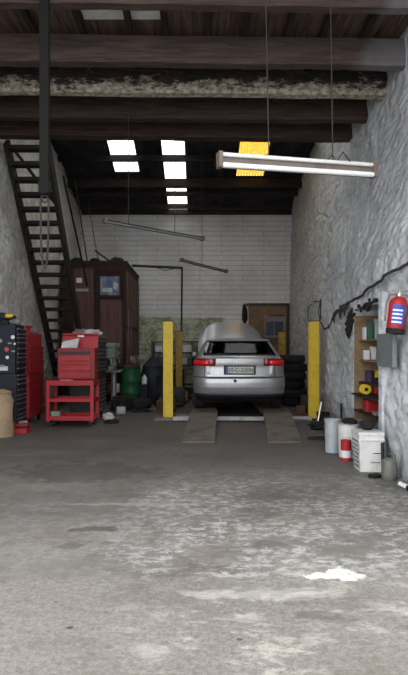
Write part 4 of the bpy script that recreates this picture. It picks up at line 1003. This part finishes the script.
# fire extinguisher
t = thing('fire_extinguisher', 'red fire extinguisher with a blue and white label on the right wall', 'fire extinguisher', (1.985, 5.84, 1.485))
t.rotation_euler = (0, R(7), 0)
MB().lathe([(.0, .035), (.086, .035), (.09, .05), (.09, .30), (.078, .345), (.045, .375), (.022, .385), (0, .385)], seg=28).build('cylinder', 'red_plastic', t)
MB().lathe([(0, 0), (.088, 0), (.093, .015), (.093, .052), (0, .052)], seg=28).build('base_cup', 'black_rubber', t)
MB().lathe([(.026, .38), (.03, .40), (.022, .42), (0, .42)], seg=16).box(-.02, .08, -.015, .015, .41, .43).bar((-.02, 0, .43), (.09, 0, .475), .025, .012).build('valve', 'chrome', t)
MB().tube([(-.03, 0, .40), (-.10, .0, .39), (-.125, .0, .30), (-.115, 0, .12)], .011, 8).build('hose', 'dusty_pink', t)
def curved(a0, a1, z0, z1, r, m, nm):
    mb = MB(); n_ = 12; vs = []
    for k in range(n_ + 1):
        a = R(a0 + (a1 - a0) * k / n_)
        for rr in (r, r + .002): vs += [(rr * math.cos(a), rr * math.sin(a), z0), (rr * math.cos(a), rr * math.sin(a), z1)]
    fs = []
    for k in range(n_):
        i = 4 * k; fs += [[i + 2, i + 6, i + 7, i + 3], [i, i + 1, i + 5, i + 4], [i + 1, i + 3, i + 7, i + 5], [i, i + 4, i + 6, i + 2]]
    fs += [[0, 2, 3, 1], [4 * n_, 4 * n_ + 1, 4 * n_ + 3, 4 * n_ + 2]]
    mb.add(vs, fs, True); return mb.build(nm, m, t)
lb = curved(218, 300, .09, .29, .0905, 'label_blue', 'label'); 
for z in (.105, .145, .185, .225):
    mm = curved(222, 285, z, z + .018, .093, 'label_white', 'label_text'); mm.parent = lb
curved(305, 335, .2, .27, .0905, 'dusty_pink', 'small_label')
solo('grey_cover', MB().box(2.00, 2.05, 5.95, 6.48, 1.14, 1.50, b=.006), 'grey_sheet', 'grey metal panel on the right wall below the extinguisher', 'panel')

# ------------------------------------------------------------------ bins and cans along the right wall
t = thing('square_container', 'square white plastic container, nearest of the bins by the right wall', 'container', (1.85, 6.33, 0))
mb = MB(); mb.hexa([(-.115, -.13, 0), (.12, -.13, 0), (.12, .13, 0), (-.115, .13, 0), (-.135, -.15, .42), (.135, -.15, .42), (.135, .15, .42), (-.135, .15, .42)]); mb.build('container_body', 'white_plastic', t)
mb = MB(); mb.box(-.14, .14, -.155, .155, .395, .43, b=.006)
mb.build('rim', 'white_plastic', t)
MB().box(-.143, .143, -.158, .158, .34, .352).build('band', 'white_plastic', t)
for k in range(7): MB().box(-.14, -.12, -.12, .12, .05 + k * .045, .062 + k * .045).build('side_rib', 'grey_metal', t)
MB().box(.02, .11, -.148, -.138, .20, .207).box(.0, .1, -.144, -.134, .10, .106).build('scuff_mark', 'dark_metal', t)
solo('dark_bag', MB().blob((0, 0, .05), .075, .07, .065, .35, 12), 'black_rubber', 'black bag bunched on top of the square white container', 'bag', (1.86, 6.38, .432))
def bin_(lab, x, y, r, h, m):
    t = thing('round_bin', lab, 'bin', (x, y, 0), 0, 'round bins by the right wall')
    MB().lathe([(0, 0), (r * .88, 0), (r * .9, .02), (r, h), (r * .96, h), (r * .85, .03), (0, .03)], seg=28).build('bin_body', m, t)
    MB().torus((0, 0, h), r, .008).build('rim', m, t)
    return t
bin_('round white bin behind the square container', 1.83, 7.08, .125, .40, 'white_plastic')
bin_('pale grey blue round bin, farthest of the bins', 1.72, 7.42, .105, .42, 'pale_blue_plastic')
bin_('round grey bin tucked against the wall beside the white bin', 2.0, 7.45, .11, .40, 'grey_metal')
solo('crumpled_sheet', MB().blob((0, 0, .03), .09, .08, .04, .5, 15), 'black_rubber', 'black crumpled sheet lying on the white round bin', 'sheet', (1.85, 7.08, .412))
t = thing('oil_can', 'red and white oil can in front of the white round bin', 'can', (1.745, 6.85, 0))
MB().lathe([(0, 0), (.062, 0), (.062, .235), (.066, .24), (.062, .245), (.055, .235), (.0, .235)], seg=20).build('can_body', 'red_plastic', t)
MB().lathe([(.0625, .04), (.064, .04), (.064, .125), (.0625, .125)], seg=20).build('label', 'label_white', t)
MB().tube([(-.062, 0, .22), (-.04, 0, .27), (.04, 0, .27), (.062, 0, .22)], .004, 6).build('bail_handle', 'grey_metal', t)
# gas cylinder
t = thing('gas_cylinder', 'squat grey gas cylinder on the floor by the right wall', 'gas cylinder', (1.925, 5.83, 0))
MB().lathe([(0, 0), (.065, 0), (.075, .02), (.078, .06), (.078, .16), (.068, .20), (.035, .225), (0, .23)], seg=28).build('tank', 'olive_metal', t)
MB().lathe([(.022, .225), (.022, .25), (.012, .26), (0, .26)], seg=14).build('valve', 'dark_metal', t)
MB().torus((0, 0, 0), .035, .007, 18, 6, Matrix.Translation((.03, 0, .235)) @ Matrix.Rotation(PI / 2, 4, 'X')).build('carry_ring', 'olive_metal', t)
solo('black_rod', MB().tube([(0, 0, 0), (.0, .02, .28), (0, .02, .34)], [.016, .018, .018], 10), 'black_paint', 'short black rod standing between the cylinder and the white container', 'rod', (1.93, 6.04, 0))
solo('glove', MB().blob((0, 0, .02), .06, .05, .025, .5, 21).blob((.06, .02, .015), .03, .015, .018, .3, 2), 'black_rubber', 'black glove on the floor left of the gas cylinder', 'glove', (1.80, 5.92, 0))
solo('metal_plate', MB().lathe([(0, 0), (.10, 0), (.105, .01), (0, .02)], seg=20), 'olive_metal', 'dark round plate on the floor in front of the gas cylinder', 'plate', (1.86, 5.60, 0))
t = thing('hand_tool', 'white and black hand tool on the floor at the right edge', 'hand tool', (1.955, 5.45, 0))
MB().bar((-.05, .03, .05), (.03, -.06, .015), .035, .03).build('handle', 'white_plastic', t); MB().box(-.02, .07, -.16, -.05, 0, .045, b=.01).build('tool_head', 'black_rubber', t)
# junk near the right posts
small_box('wooden_crate', 'rusty brown box against the right wall behind the bins', 'box', (2.08, 9.0, 0), (.22, .25, .26), 'rust', .2)
solo('steel_bar', MB().box(-.015, .015, -.015, .015, 0, .50), 'black_paint', 'black steel bar standing upright beside the rusty box', 'bar', (2.15, 8.72, 0))
solo('dark_bucket', MB().lathe([(0, 0), (.09, 0), (.12, .22), (.112, .22), (.085, .02), (0, .02)], seg=22), 'black_rubber', 'black bucket beside the foot of the front right yellow post', 'bucket', (2.18, 10.15, 0))
solo('steel_rod', MB().tube([(-.03, 0, 0), (.06, .05, .42)], .012, 8), 'chrome', 'bright steel rod leaning beside the front right yellow post', 'rod', (2.05, 9.9, 0))
t = solo('scrap_heap', MB().blob((0, 0, .06), .16, .12, .08, .6, 31), 'black_rubber', 'dark heap of rubber scraps on the floor behind the bins', 'scrap', (1.98, 9.5, 0))
t = thing('shovel', 'black shovel lying flat on the floor right of the ramps', 'shovel', (1.74, 8.45, 0), R(-15))
mb = MB(); mb.hexa([(-.15, -.09, .004), (.08, -.12, .004), (.1, .12, .004), (-.15, .08, .004), (-.15, -.09, .02), (.06, -.10, .045), (.08, .10, .045), (-.15, .08, .02)]); mb.build('blade', 'black_rubber', t)
MB().tube([(.08, 0, .03), (.35, -.05, .02)], .014, 8).build('handle', 'dark_metal', t)
solo('floor_plate', MB().box(-.13, .13, -.08, .08, 0, .05, b=.008), 'grey_sheet', 'pale metal block beside the inner foot of the front right post', 'block', (1.86, 10.62, 0))

# ------------------------------------------------------------------ light
w = bpy.data.worlds.new('overcast'); scene.world = w; w.use_nodes = True
bg = w.node_tree.nodes['Background']; bg.inputs[0].default_value = (.96, .98, 1.0, 1); bg.inputs[1].default_value = 1.0
scene.view_settings.view_transform = 'Standard'; scene.view_settings.look = 'None'
scene.view_settings.exposure = 1.85; scene.view_settings.gamma = 1
scene.view_settings.use_curve_mapping = False
scene.cycles.max_bounces = 10; scene.cycles.diffuse_bounces = 8; scene.cycles.transparent_max_bounces = 8
scene.cycles.sample_clamp_indirect = 6

# put every origin at the base of its thing
bpy.context.view_layer.update()
for o in [k for k in bpy.data.objects if k.parent is None and k.type in ('MESH', 'EMPTY') and k.location.length < 1e-6 and k.get('category')]:
    pts = [o.matrix_world @ Vector(c) for q in [o, *o.children_recursive] if q.type == 'MESH' for c in q.bound_box]
    lo = [min(p[k] for p in pts) for k in range(3)]; hi = [max(p[k] for p in pts) for k in range(3)]
    d = Vector(((lo[0] + hi[0]) / 2, (lo[1] + hi[1]) / 2, lo[2]))
    if o.type == 'MESH': o.data.transform(Matrix.Translation(-d))
    for ch in o.children: ch.location = ch.location - d
    o.location = d

cam = bpy.data.cameras.new('camera'); co = bpy.data.objects.new('camera', cam); col.objects.link(co)
co.location = (0, 0, 1.32); co.rotation_euler = (PI / 2, 0, 0)
cam.sensor_fit = 'VERTICAL'; cam.sensor_height = 36; cam.lens = 573 / 675 * 36
cam.shift_x = 4 / 675; cam.shift_y = 12.5 / 675; cam.clip_end = 200
scene.camera = co
